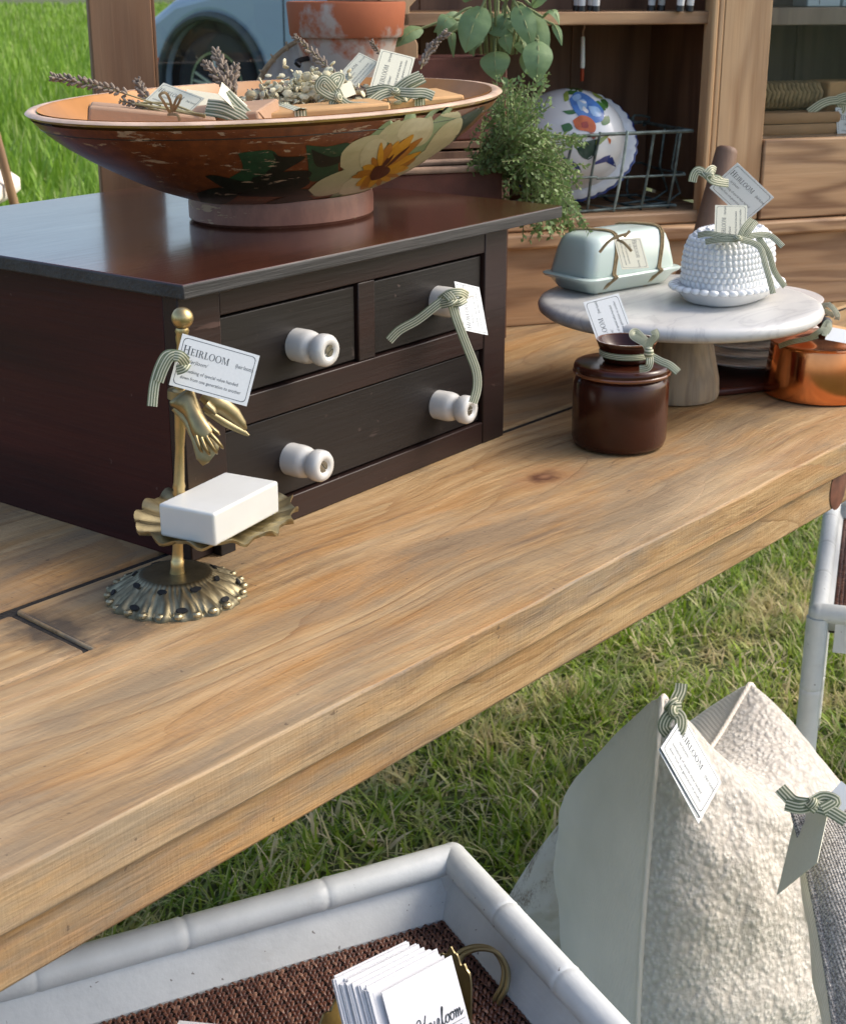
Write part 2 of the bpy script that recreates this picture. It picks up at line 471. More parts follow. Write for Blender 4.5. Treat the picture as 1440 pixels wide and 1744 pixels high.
def slab_mat():
    g = G('chest_top'); co = g.tc()
    f = g.noise(g.map(co, (9, 130, 130)), 1, 4, .6); b = g.noise(g.map(co, (2, 5, 5)), 2, 4)
    c = g.mix(b, (.045, .013, .008), (.09, .032, .017))
    c = g.mix(g.ramp(f, [(.45, 0.0), (.75, .6)]), c, (.025, .011, .008))
    sp = g.ramp(g.noise(co, 120, 2), [(.74, 0.0), (.76, .6)])
    c = g.mix(sp, c, (.3, .2, .16))
    r = g.ma('ADD', g.ma('MULTIPLY', f, .16), g.ma('MULTIPLY_ADD', b, .16, .05))
    return g.fin(Base_Color=c, Roughness=r, Normal=g.bump(f, .12, .002), Specular_IOR_Level=.6, Coat_Weight=.5, Coat_Roughness=.12)

MAT = {}
def mats():
    m = MAT
    m['table'] = table_wood('table_wood', [(.465, -.1145, .085, .045, (.33, .15, .055), .55), (.463, -.1145, .034, .021, (.11, .045, .022), 1.0), (.467, -.1145, .013, .008, (.26, .13, .065), .9),
                                          (-.197, -.03, .045, .075, (.05, .042, .035), .85), (-.16, -.085, .05, .03, (.10, .08, .06), .7)])
    m['table_edge'] = table_wood('apron_wood', edge=True)
    m['chest'] = wood('ebonised_wood', (.007, .005, .005), (.011, .009, .008), k=5, rough=.45, fib=.6, bump=.2, Specular_IOR_Level=.35, wear=(.085, .062, .055))
    m['chest_red'] = wood('mahogany_side', (.060, .013, .011), (.022, .007, .007), axis='y', k=4, rough=.42, fib=.5, bump=.2, Specular_IOR_Level=.2, wear=(.11, .06, .05))
    m['chest_rail'] = wood('mahogany_rail', (.026, .011, .009), (.013, .008, .007), k=5, rough=.42, fib=.5, bump=.2, Specular_IOR_Level=.35, wear=(.10, .06, .05))
    m['chest_edge'] = wood('worn_edge', (.035, .037, .037), (.012, .012, .013), k=6, rough=.55, fib=.7, bump=.7, grey=(.08, .07, .065), greyamt=.35)
    m['slab'] = slab_mat()
    m['porcelain'] = pbr('porcelain', (.60, .60, .57), .22, var=.06, vs=40, Coat_Weight=.3, Coat_Roughness=.1)
    m['screw'] = pbr('old_screw', (.32, .30, .25), .4, 1, .4, 200)
    m['paper'] = pbr('tag_card', (.66, .69, .69), .75, var=.03, vs=30, bump=.1, bs=300, bd=.0005)
    m['cream_paper'] = pbr('cream_card', (.66, .65, .51), .75, var=.04, vs=30, bump=.1, bs=300, bd=.0005)
    m['ink'] = pbr('ink', (.045, .055, .06), .7, var=.1)
    m['ribbon'] = stripe_ribbon()
    m['twine'] = pbr('jute_twine', (.34, .25, .13), .9, var=.35, vs=300, bump=.6, bs=500)
    m['kraft'] = pbr('kraft_paper', (.42, .265, .165), .75, var=.12, vs=14, bump=.25, bs=40, bd=.003)
    m['kraft2'] = pbr('kraft_paper_orange', (.56, .33, .14), .75, var=.1, vs=14, bump=.25, bs=40, bd=.003)
    m['bowl_out'] = painted('painted_bowl', (.25, .075, .02), (.13, .038, .013), amt=.60)
    m['bowl_in'] = pbr('bowl_inside', (.46, .21, .062), .38, var=.3, vs=9)
    m['bowl_rim'] = pbr('bare_rim', (.62, .45, .33), .5, var=.3, vs=22)
    m['bowl_band'] = painted('yellow_band', (.42, .30, .06), (.30, .19, .05), amt=.56)
    m['bowl_foot'] = painted('bowl_foot', (.27, .115, .075), (.17, .065, .045), amt=.6, rough=.45)
    m['pt_pale'] = painted('petal_cream', (.58, .52, .31), (.50, .46, .25), amt=.7)
    m['pt_pale2'] = painted('petal_light', (.66, .60, .38), (.56, .50, .29), amt=.7)
    m['pt_green'] = painted('petal_green', (.30, .38, .20), (.24, .33, .16), amt=.68)
    m['pt_leaf'] = painted('leaf_green', (.022, .10, .042), (.014, .055, .026), amt=.62)
    m['pt_dark'] = painted('leaf_dark', (.010, .024, .014), (.006, .014, .009), amt=.64)
    m['pt_yel'] = painted('stamen_yellow', (.72, .36, .02), (.60, .27, .01), amt=.72)
    m['pt_yel2'] = painted('stamen_ochre', (.5, .2, .012), (.4, .15, .01), amt=.72)
    m['pt_brn'] = painted('flower_heart', (.11, .03, .008), (.06, .015, .005), amt=.7)
    m['lav'] = pbr('dried_lavender', (.25, .205, .165), .9, var=.4, vs=120)
    m['lavstem'] = pbr('dry_stem', (.30, .26, .13), .85, var=.3, vs=60)
    m['dryflower'] = pbr('dry_bloom', (.62, .58, .40), .85, var=.35, vs=120)
    m['brass'] = brass_mat('brass_polished', .5, (.55, .42, .20), .27)
    m['brass_old'] = brass_mat('brass_patina', .7, (.44, .39, .25), .40)
    m['brass_dish'] = brass_mat('brass_dish', .45, (.58, .48, .26), .36)
    m['soap'] = pbr('soap', (.59, .60, .57), .42, var=.03, vs=25, bump=.06, bs=30, Subsurface_Weight=.2, Subsurface_Radius=(.02, .02, .015), Subsurface_Scale=.5)
    m['marble'] = marble_mat()
    m['mango'] = wood('pale_pedestal', (.40, .30, .18), (.17, .12, .075), axis='z', grey=(.30, .28, .22), k=5, s=3.0, rough=.65, greyamt=.7)
    m['mint'] = pbr('mint_glass', (.58, .69, .64), .2, var=.04, vs=10, Coat_Weight=.4, Coat_Roughness=.06, Subsurface_Weight=.15, Subsurface_Radius=(.01, .015, .012))
    m['milk'] = pbr('milk_glass', (.84, .855, .855), .17, var=.03, vs=10, Coat_Weight=.4, Coat_Roughness=.05, Subsurface_Weight=.2, Subsurface_Radius=(.012, .013, .015))
    m['crock'] = pbr('brown_glaze', (.045, .011, .005), .2, var=.35, vs=9, Specular_IOR_Level=.4)
    m['crock_rim'] = pbr('amber_glaze', (.17, .055, .02), .12, var=.4, vs=14, Coat_Weight=.6, Coat_Roughness=.05)
    m['plate'] = pbr('white_plate', (.70, .68, .66), .2, var=.04, vs=10, Coat_Weight=.3)
    m['redboard'] = wood('red_board', (.10, .022, .012), (.045, .012, .008), k=5, rough=.4)
    g = G('copper'); n = g.noise(g.tc(), 22, 4)
    m['copper'] = g.fin(Base_Color=g.ramp(n, [(.35, (.83, .32, .13)), (.7, (.66, .24, .09))]), Metallic=1.0, Roughness=g.ma('MULTIPLY_ADD', n, .12, .08))
    m['black'] = pbr('black_knob', (.012, .012, .012), .35)
    m['hutch_x'] = wood('pine_across', (.52, .32, .165), (.19, .092, .04), 'x', grey=(.34, .235, .14), k=8, s=1.5, fib=.3, bump=.4)
    m['hutch_z'] = wood('pine_upright', (.56, .365, .195), (.30, .165, .075), 'z', grey=(.40, .285, .175), k=7, s=1.3, fib=.45, bump=.3)
    m['hutch_back'] = wood('pine_back', (.27, .145, .08), (.12, .06, .034), 'z', k=5, fib=.4)
    m['hutch_door'] = wood('pine_door', (.31, .17, .085), (.16, .075, .034), 'z', grey=(.20, .125, .07), k=5, fib=.5)
    m['haze_grey_back'] = wood('haze_grey_back', (.30, .25, .19), (.17, .135, .10), 'z', k=5, grey=(.14, .13, .11))  # greyed pine: the reflection on the cabinet glass is put into the colour
    m['glass'] = glass_mat('window_glass')
    m['terracotta'] = None
    g = G('terracotta_limed'); co = g.tc(); n = g.noise(co, 9, 5, .65)
    zz = g.nd('ShaderNodeSeparateXYZ', {0: co}).outputs[2]
    lime = g.ramp(g.ma('ADD', n, g.ma('MULTIPLY', zz, -3.2)), [(.11, 0.0), (.2, .95)])
    c = g.mix(g.noise(co, 30, 4), (.42, .125, .05), (.32, .095, .04))
    m['terracotta'] = g.fin(Base_Color=g.mix(lime, c, (.42, .37, .32)), Roughness=.85, Normal=g.bump(n, .25, .003))
    m['planter'] = pbr('old_terracotta', (.15, .05, .032), .7, var=.5, vs=16, bump=.3, bs=40)
    m['planter_rim'] = pbr('pale_rim', (.40, .27, .19), .8, var=.4, vs=30)
    m['gap'] = pbr('gap_dirt', (.022, .018, .014), .95, var=.6, vs=40, bump=.8, bs=120, bd=.004)
    m['soil'] = pbr('soil', (.03, .022, .016), .95, bump=.8, bs=80, bd=.006)
    m['sage'] = leaf_mat('sage_leaf', (.19, .31, .12), (.31, .43, .22))
    m['sage_stem'] = pbr('sage_stem', (.24, .28, .12), .7)
    m['thyme'] = leaf_mat('thyme_leaf', (.15, .26, .075), (.30, .40, .15))
    m['thyme_stem'] = pbr('thyme_stem', (.20, .21, .09), .8)
    m['ribbon_knot'] = pbr('ribbon_knot', (.40, .39, .26), .6, var=.5, vs=500)
    m['ceramic'] = pbr('white_faience', (.70, .72, .72), .15, var=.05, vs=8, Coat_Weight=.4)
    for k, c in dict(blue=(.08, .20, .50), lblue=(.30, .48, .72), navy=(.03, .05, .20), orange=(.55, .13, .03), red=(.35, .05, .02),
                     green=(.06, .17, .04), dgreen=(.015, .05, .03), lime=(.28, .36, .08), white=(.75, .77, .77)).items():
        m['f_' + k] = pbr('glaze_' + k, c, .2, var=.25, vs=60, Coat_Weight=.3)
    m['wire'] = pbr('verdigris_wire', (.13, .165, .15), .6, .5, .7, 60, bump=.4, bs=120)
    m['wire_pale'] = pbr('verdigris_pale', (.36, .45, .41), .7, .2, .5, 60)
    m['wax'] = pbr('candle_wax', (.85, .84, .80), .4, Subsurface_Weight=.2)
    m['rollpin'] = wood('worn_handle', (.20, .115, .07), (.11, .06, .038), 'z', k=5, fib=.5)
    m['rope'] = pbr('rope', (.30, .215, .10), .85, var=.4, vs=90, bump=.5, bs=200)
    m['brownpaper'] = pbr('folded_paper', (.36, .21, .10), .75, var=.2, vs=14)
    m['bluebox'] = pbr('pale_blue_box', (.50, .62, .64), .6, var=.05)
    g = G('bamboo_paint'); co = g.tc(); n = g.noise(co, 18, 5, .65)
    c = g.ramp(n, [(.3, (.53, .56, .56)), (.7, (.63, .66, .655))])
    c = g.mix(g.ramp(g.noise(co, 110, 2), [(.735, 0.0), (.75, .8)]), c, (.12, .11, .10))
    c = g.mix(g.ramp(g.noise(g.map(co, (5, 5, 9)), 3.0, 5, .7), [(.58, 0.0), (.75, .35)]), c, (.42, .41, .38))
    m['white_paint'] = g.fin(Base_Color=c, Roughness=g.ma('MULTIPLY_ADD', n, .25, .28), Normal=g.bump(g.ma('ADD', g.noise(co, 60, 4), g.ma('MULTIPLY', g.noise(g.map(co, (200, 30, 200)), 1, 2), .4)), .22, .002))
    m['cane'] = cane_weave()
    m['cane_dark'] = pbr('cane_backing', (.022, .010, .007), .8)
    m['boucle'] = boucle_mat()
    m['canvas'] = cloth('cream_canvas', (.95, .865, .74), 900, .25)
    m['tweed'] = cloth('grey_tweed', (.20, .185, .17), 1300, .9, fleck=(.60, .57, .52))
    m['hide'] = hide_mat()
    m['card'] = pbr('business_card', (.66, .67, .69), .7, var=.02)
    m['basket'] = pbr('straw', (.48, .32, .18), .8, var=.4, vs=60, bump=.4, bs=150)
    m['knit'] = cloth('white_knit', (.72, .68, .64), 260, 1.0)
    g = G('car_paint'); n = g.noise(g.tc(), 600, 2)
    m['car'] = g.fin(Base_Color=g.ramp(n, [(.3, (.31, .41, .52)), (.7, (.38, .49, .60))]), Metallic=.1, Roughness=.3, Coat_Weight=.7, Coat_Roughness=.03)
    m['cladding'] = pbr('plastic_cladding', (.045, .06, .065), .55, var=.1)
    m['tyre'] = pbr('tyre', (.018, .02, .023), .8, var=.2)
    m['alloy'] = pbr('alloy', (.45, .50, .54), .3, .9)
    m['well'] = pbr('wheel_well', (.008, .009, .010), .9)
    m['marker'] = pbr('orange_marker', (.75, .12, .02), .25)
    m['carglass'] = pbr('car_glass', (.02, .03, .035), .05)
    m['stick'] = wood('stick', (.32, .2, .09), (.2, .11, .05), 'z')
    m['ground'] = None
    g = G('ground_turf'); co = g.tc(); n = g.noise(co, 14, 6, .7); b = g.noise(co, .5, 3)
    c = g.ramp(n, [(.3, (.02, .02, .008)), (.52, (.06, .06, .02)), (.72, (.22, .175, .09))])
    m['ground'] = g.fin(Base_Color=g.mix(g.ma('MULTIPLY', b, .6), c, (.10, .17, .03)), Roughness=.95, Normal=g.bump(n, .8, .02))
    m['grass'] = grass_mat('grass_blades', [(0, (.10, .19, .012)), (.32, (.23, .35, .018)), (.55, (.34, .43, .05)), (.72, (.46, .50, .2)), (.84, (.58, .52, .28)), (1, (.74, .62, .42))], True)
    m['meadow'] = grass_mat('meadow_blades', [(0, (.14, .27, .02)), (.5, (.21, .37, .035)), (.85, (.29, .45, .07)), (1, (.40, .46, .18))])
mats()
def inv(o): return o.matrix_basis.inverted()
m = MAT

# ------------------------------------------------------------------ ground, grass
gb = MB()
ng = 60
def gz(x, y): return .0
R_ = [-300, -120, -50, -20, -8, -3, -1, 1, 3, 8, 20, 50, 120, 300]
vs = [(x, y, 0) for y in R_ for x in R_]; k = len(R_)
gb.add(vs, [(j * k + i, j * k + i + 1, j * k + k + i + 1, j * k + k + i) for j in range(k - 1) for i in range(k - 1)])
tag(gb.build('ground', m['ground'], smooth=False), kind='structure')

def blade(V, F, x, y, h, wd, lean, az, curl):
    o = len(V)
    dx, dy = math.cos(az), math.sin(az); px, py = -dy, dx
    for j, (t, ww) in enumerate(((0, 1), (.4, .85), (.75, .55), (1, 0))):
        off = lean * t + curl * t * t
        z = h * t * (1 - .35 * curl / max(h, .01) * t)
        cx, cy = x + dx * off, y + dy * off
        if ww: V += [(cx + px * wd * ww, cy + py * wd * ww, z), (cx - px * wd * ww, cy - py * wd * ww, z)]
        else: V.append((cx, cy, z))
    F += [(o, o + 1, o + 3, o + 2), (o + 2, o + 3, o + 5, o + 4), (o + 4, o + 5, o + 6)]
rg = random.Random(11)
V, F = [], []
def seen(x, y, mg=260):
    u, v, z = proj(Vector((x, y, .03)))
    return z > .2 and -mg < u < 1440 + mg and -mg < v < 1744 + mg
for (x0, x1, y0, y1, dens) in ((-.6, 3.2, -1.0, 1.7, 11500), (3.2, 6.0, -1.5, 3.5, 2500), (.2, 3.2, 1.7, 4.0, 1800)):
    for _ in range(int((x1 - x0) * (y1 - y0) * dens)):
        x = rg.uniform(x0, x1); y = rg.uniform(y0, y1)
        c = mnoise.noise(Vector((x * 4, y * 4, 3)))
        if rg.random() > .66 + .5 * c or not seen(x, y): continue
        h = rg.uniform(.015, .065) * (1 + .9 * c); a = rg.uniform(0, 2 * PI)
        blade(V, F, x, y, h, rg.uniform(.0014, .0030) * (2.2 if rg.random() < .16 else 1), rg.uniform(0, .05), a, rg.uniform(0, .05))
for _ in range(26000):
    x = rg.uniform(-.4, 3.4); y = rg.uniform(-1.0, 1.9)
    if mnoise.noise(Vector((x * 3.1, y * 3.1, 9))) < .02 + .25 * rg.random() or not seen(x, y): continue
    a = rg.uniform(0, 2 * PI)
    blade(V, F, x, y, rg.uniform(.012, .04), rg.uniform(.0012, .0028), rg.uniform(.03, .09), a, rg.uniform(.0, .03))
gm = MB(); gm.v = V; gm.f = F; gm.m = [0] * len(F)
tag(gm.build('grass', m['grass'], smooth=False), 'trodden green and straw coloured lawn grass under the table', 'grass', kind='stuff')
V, F = [], []
for _ in range(60000):
    d = math.exp(rg.uniform(math.log(4.5), math.log(150)))
    az = HEAD + math.radians(rg.uniform(-6, 26))
    x = CAM.x + d * math.cos(az); y = CAM.y + d * math.sin(az)
    if d < 5 and y < 1.8: continue
    s = 1 + d / 25
    h = rg.uniform(.12, .34) * min(s, 1.8)
    blade(V, F, x, y, h, rg.uniform(.006, .014) * s, rg.uniform(0, .1), rg.uniform(0, 2 * PI), rg.uniform(0, .16))
gm = MB(); gm.v = V; gm.f = F; gm.m = [0] * len(F)
tag(gm.build('meadow_grass', m['meadow'], smooth=False), 'bright green meadow grass beyond the table', 'grass', kind='stuff')

# ------------------------------------------------------------------ table
TA = math.radians(-2.9)
tbl = thing('plank_table', 'long rustic table of bleached wide pine planks', 'table', (0, 0, 0), TA)
X0, X1 = -1.15, 1.98
def wavy(y, a, x0, x1, n=46, seed=0):
    return [(x0 + (x1 - x0) * i / n, y + a * mnoise.noise(Vector(((x0 + (x1 - x0) * i / n) * 4.5, seed, 0))) + a * .4 * mnoise.noise(Vector((i * 1.7, seed, 4)))) for i in range(n + 1)]
PT = .045
front = wavy(-.333, .0042, X0, X1, 60, 2.2) + [(X1, .0365), (-.1915, .0365), (-.1985, -.0885), (-.32, -.0895), (-.7, -.09), (X0, -.09)]
MB().prism(front, T - PT, T).build('plank', [m['table'], m['table_edge']], tbl, smooth=True, ang=30, bevel=.0028, bseg=3)
for p in D.objects['plank'].data.polygons: p.material_index = 1 if abs(p.normal.z) < .5 else 0
patch = [(X0, -.085), (-.204, -.084), (-.1995, .0345), (X0, .0345)]
MB().box(X0 + .001, -.186, -.0895, .0364, T - .03, T - .0045).build('gap_dirt', m['gap'], tbl)
MB().box(X0 + .001, X1 - .001, .034, .053, T - .03, T - .004).build('gap_dirt', m['gap'], tbl)
MB().prism(patch, T - PT, T - .0015).build('plank', m['table'], tbl, bevel=.0035, bseg=2)
for i, (a, b) in enumerate(((.0495, .43), (.436, .86))):
    MB().box(X0 - .02 * i, X1, a, b, T - PT, T - .001 * i).build('plank', m['table'], tbl, bevel=.004)
MB().prism(wavy(-.325, .001, X0 + .03, X1 - .03, 30, 5) + [(X1 - .03, -.29), (X0 + .03, -.29)], T - .0945, T - PT - .0005).build('apron', m['table_edge'], tbl, bevel=.003)
MB().box(X0 + .03, X1 - .03, .80, .83, T - .13, T - PT - .001).build('apron', m['table_edge'], tbl, bevel=.003)
MB().box(X0 + .02, X1 - .02, .0, .09, T - .1, T - PT - .001).build('batten', m['soil'], tbl)
kb = MB()
kb.lathe([(.0, 0), (.021, 0), (.024, .001), (.019, .0025), (.0, .003)], 20, M=Matrix.Translation((.842, -.3252, T - .066)) @ Matrix.Rotation(PI / 2, 4, 'X'), sy=1.3)
kb.build('knot', pbr('knot_wood', (.16, .06, .035), .6, var=.5, vs=50), tbl)
for x in (X0 + .07, X1 - .07):
    for y in (-.26, .76):
        MB().lathe([(.028, 0), (.03, .05), (.045, .6), (.05, T - PT - .0015)], 20, M=Matrix.Translation((x, y, 0))).build('leg', m['table_edge'], tbl)

# ------------------------------------------------------------------ chest of drawers
ch = thing('drawer_chest', 'small dark wooden chest of three drawers with white porcelain knobs', 'chest', (0, 0, T))
SB, ST = .276, .293
sb = MB(); sl_pts = [(-.012, -.02), (.30, -.0215), (.672, -.02), (.680, .28), (.690, .562), (-.012, .562)]
sb.prism(sl_pts, SB + .0015, ST, 1)
o = sb.build('top_board', [m['slab'], m['chest_edge']], ch, bevel=.0022, bseg=2)
for p in o.data.polygons:
    if abs(p.normal.z) > .9: p.material_index = 0
BX = .572
MB().box(0, .02, .022, .54, .0, SB).build('side_panel', m['chest_red'], ch, bevel=.001)
MB().box(BX - .02, BX, .022, .54, .0, SB).build('side_panel', m['chest_red'], ch, bevel=.001)
MB().box(.021, BX - .021, .52, .539, .0, SB).build('back_panel', m['chest_red'], ch)
MB().box(.021, BX - .021, .03, .519, .004, .02).build('bottom_panel', m['chest_red'], ch)
MB().box(-.001, .057, .0, .0215, -.0005 + .001, SB).build('stile', m['chest_rail'], ch, bevel=.0015)
MB().box(.525, BX + .001, .0, .0215, .0005, SB).build('stile', m['chest_rail'], ch, bevel=.0015)
MB().box(.0575, .5245, .001, .02, .249, SB - .0005).build('rail', m['chest_rail'], ch, bevel=.0012)
MB().box(.0575, .5245, .001, .02, .127, .158).build('rail', m['chest_rail'], ch, bevel=.0012)
MB().box(.0575, .5245, .001, .02, .0005, .0295).build('rail', m['chest_rail'], ch, bevel=.0012)
MB().box(.277, .3065, .0015, .02, .1585, .2485).build('divider', m['chest_rail'], ch, bevel=.0012)
MB().box(.030, .052, -.012, -.0015, .0, .022).build('foot', m['chest'], ch, bevel=.001)
for (x0, x1, z0, z1) in ((.0595, .2745, .1605, .2455), (.3095, .5225, .1605, .2455), (.0595, .5225, .032, .1245)):
    MB().box(x0, x1, .0055, .03, z0, z1).build('drawer_front', m['chest'], ch, bevel=.0015)
kp = [(0, -.006), (.0195, -.006), (.0198, .018), (.019, .022), (.0178, .0255), (.0152, .028), (.0148, .031), (.0158, .033), (.0174, .0345), (.0188, .037), (.0191, .042), (.0188, .046), (.0165, .0495), (.012, .0505), (.0085, .0495), (.0068, .047), (.0, .047)]
RX = Matrix.Rotation(PI / 2, 4, 'X')
for i, (x, z) in enumerate(((.1755, .1968), (.4325, .2032), (.1605, .0709), (.4335, .0728))):
    kb = MB(); kb.lathe([(r * .93, z) for r, z in kp], 40, M=Matrix.Rotation(.03 * (i - 1.5), 4, 'Z') @ RX)
    ko = kb.build('knob', m['porcelain'], ch, ang=60, loc=(x, .006, z))
    s_ = MB(); MR = RX @ Matrix.Rotation(.5 + i * .9, 4, 'Z')
    for sg in (-1, 1):
        s_.prism([(math.cos(a) * .0062, sg * (.0007 + abs(math.sin(a)) * .0055)) for a in [PI * q / 8 for q in range(9)]][::sg], .0465, .0487, M=MR)
    s_.build('screw', m['screw'], ko)

# ------------------------------------------------------------------ hutch
HA = math.radians(-34)
HO = Vector((1.14, .367, T))
hu = thing('pine_hutch', 'old brown pine hutch standing on the table behind the crockery', 'cabinet', HO, HA)
HM = Matrix.Translation(HO) @ Matrix.Rotation(HA, 4, 'Z')
def HL(p): return HM @ Vector(p)
HT = 1.35
hz, hx = m['hutch_z'], m['hutch_x']
prof = [(-.235, 0), (-.172, 0), (-.172, .475), (-.180, .49), (-.186, .497), (-.186, .532), (-.172, .545), (-.172, HT), (-.235, HT)]
MB().prism(prof, 0, .022, M=Matrix.Rotation(PI / 2, 4, 'X') @ Matrix.Translation((0, 0, -.022))).build('side_stile', hz, hu, bevel=.002)
MB().box(-.237, -.212, .024, .31, 0, HT).build('side_board', m['hutch_back'], hu, bevel=.001)
MB().box(.379, .472, -.012, .018, .165, HT).build('post', hz, hu, bevel=.002)
mo = MB(); mo.box(.354, .366, -.016, .016, .1645, HT); 
mo.build('moulding', hz, hu, bevel=.004)
MB().box(.3662, .3788, -.013, .016, .1635, HT).build('moulding', hz, hu, bevel=.004)
MB().box(.40, .425, .019, .31, .19, HT).build('partition', m['hutch_back'], hu)
for i, (a, b) in enumerate(((-.211, -.07), (-.069, .085), (.086, .232), (.233, .40))):
    MB().box(a, b, .292 + .002 * (i % 2), .31, .16, HT).build('back_board', m['hutch_back'], hu, bevel=.002)
for i, (a, b) in enumerate(((.4255, .56), (.561, .72), (.721, .86))):
    MB().box(a, b, .292 + .002 * (i % 2), .31, .16, HT).build('back_board', m['haze_grey_back'], hu, bevel=.002)
MB().box(-.211, .3995, .0, .291, .502, .523).build('shelf', hx, hu, bevel=.002)
MB().box(.4255, .86, .025, .291, .498, .528).build('shelf', m['haze_grey_back'], hu, bevel=.002)
MB().box(-.211, .3995, -.005, .291, .1635, .185).build('shelf', hx, hu, bevel=.004)
MB().box(.4255, .86, .025, .291, .285, .307).build('shelf', hx, hu, bevel=.002)
MB().box(-.24, .89, -.028, .02, .137, .1625).build('ledge', hx, hu, bevel=.005)
MB().box(-.24, .89, -.01, .02, .0005, .1365).build('lower_board', hx, hu, bevel=.002)
MB().box(.4745, .80, -.016, .02, .1645, .305).build('drawer_front', hx, hu, bevel=.003)
MB().box(.801, .885, -.012, .018, .1645, HT).build('post', hz, hu, bevel=.002)
MB().box(.861, .885, .021, .31, .0005, HT).build('side_board', m['hutch_back'], hu)
MB().box(-.25, .90, -.03, .32, HT + .001, HT + .04).build('top_board', hx, hu, bevel=.004)
MB().box(.4735, .80, .002, .006, .3065, HT - .01).build('glass_pane', m['glass'], hu)
# the glazed door that stands open on the left
MB().box(-.692, -.597, .004, .03, .13, HT).build('door_stile', m['hutch_door'], hu, bevel=.003)
MB().box(-.5965, -.592, .008, .026, .2, HT - .08).build('door_bead', m['hutch_door'], hu, bevel=.001)
MB().box(-.262, -.2355, .004, .03, .13, HT).build('door_stile', m['hutch_door'], hu, bevel=.003)
MB().box(-.5965, -.2625, .004, .03, .13, .2).build('door_rail', m['hutch_door'], hu, bevel=.003)
MB().box(-.5965, -.2625, .004, .03, HT - .08, HT).build('door_rail', m['hutch_door'], hu, bevel=.003)
MB().box(-.5915, -.2625, .015, .019, .2005, HT - .0805).build('glass_pane', m['glass'], hu)

# ------------------------------------------------------------------ painted bowl
BC = Vector((.39, .215, T + ST)); BY = .065
BA, BB, BH = .344, .2425, .1425
bw = thing('painted_bowl', 'large oval wooden bowl with a painted cream flower, chipped and worn, on the chest', 'bowl', BC, BY)
RHO = [(.0, .395), (.05, .45), (.12, .52), (.22, .60), (.34, .685), (.48, .775), (.62, .855), (.76, .92), (.88, .965), (1, 1.0)]
def rho(t):
    for (a, b), (c, d) in zip(RHO, RHO[1:]):
        if t <= c: return b + (d - b) * (t - a) / (c - a)
    return 1.0
ZF = .030
def bpt(th, t, inset=0.0, drop=0.0):
    r = rho(t); x = (BA * r - inset) * math.cos(th); y = (BB * r - inset) * math.sin(th)
    z = ZF + (BH - ZF) * t + .0166 * x * t - drop
    return Vector((x, y, z))
nB = 160; TS = [i / 26 for i in range(27)]
ob = MB()
ob.rings([[bpt(2 * PI * i / nB, t) for i in range(nB)] for t in TS if t <= .955], 0, True, False)
ob.rings([[bpt(2 * PI * i / nB, t) for i in range(nB)] for t in (.953, .985)], 1, False, False)
ob.rings([[bpt(2 * PI * i / nB, 1, a, b) for i in range(nB)] for a, b in ((.0008, .0022), (.004, -.0004), (.010, -.0006), (.0145, .0012))], 2, False, False)
body = ob.build('bowl_body', [m['bowl_out'], m['bowl_band'], m['bowl_rim']], bw, ang=60)
ib = MB()
ib.rings([[bpt(2 * PI * i / nB, t, .0145, -.001 - .012 * (1 - t)) for i in range(nB)] for t in [1, .985] + TS[::-2]], 0, False, True)
ib.build('bowl_inside', m['bowl_in'], bw, ang=60)
ft = MB(); ft.lathe([(.96, 0), (1, .004), (1, .022), (.985, .0315)], 90, sx=.127, sy=.106)
ft.build('foot', m['bowl_foot'], bw, bevel=.0)
ln = MB(); ln.tube([bpt(2 * PI * i / nB, .83, -.0001) for i in range(nB + 1)], .0006, 5, caps=False)
ln.build('painted_line', m['pt_dark'], bw)

def bvh_of(o, parent):
    M = parent.matrix_basis if parent else o.matrix_basis
    return BVHTree.FromPolygons([M @ v.co for v in o.data.vertices], [tuple(p.vertices) for p in o.data.polygons])
def decal(mb, bv, poly, mi, off, M, rings=5, n=4, center=None):
    """a painted shape laid on a curved surface"""
    pts = spline([*poly, poly[0]], n)[:-1]
    cx = sum(p[0] for p in pts) / len(pts); cy = sum(p[1] for p in pts) / len(pts)
    if center: cx, cy = center
    def hit(u, v):
        h = bv.ray_cast(CAM, ray(u, v))
        if h[0] is None: return None
        nn = h[1] if h[1].dot(CAM - h[0]) > 0 else -h[1]
        return M @ (h[0] + nn * off)
    c = hit(cx, cy)
    if c is None: return
    o = len(mb.v); mb.v.append(tuple(c)); k = len(pts)
    for r in range(1, rings + 1):
        f = r / rings
        for p in pts:
            q = None; ff = f
            while q is None and ff > 0:
                q = hit(cx + (p[0] - cx) * ff, cy + (p[1] - cy) * ff); ff -= .02
            mb.v.append(tuple(q if q is not None else c))
    for i in range(k):
        mb.f.append((o, o + 1 + i, o + 1 + (i + 1) % k)); mb.m.append(mi)
    for r in range(1, rings):
        a = o + 1 + (r - 1) * k; b = a + k
        for i in range(k):
            mb.f.append((a + i, b + i, b + (i + 1) % k, a + (i + 1) % k)); mb.m.append(mi)
BV = bvh_of(body, bw); BM = inv(bw)
c2 = lambda L: [(430 + x / 3, y / 3) for x, y in L]
c1 = lambda L: [(x / 3, y / 3) for x, y in L]
fl = MB()
decal(fl, BV, c2([(285, 968), (460, 872), (440, 800), (510, 725), (600, 690), (680, 625), (780, 585), (880, 575), (980, 545), (1050, 570), (1066, 630), (1030, 710), (960, 770), (890, 850), (780, 925), (640, 990), (500, 1015), (370, 1035), (410, 990), (320, 1002)]), 2, .0004, BM, 8, center=(430 + 690 / 3, 820 / 3))
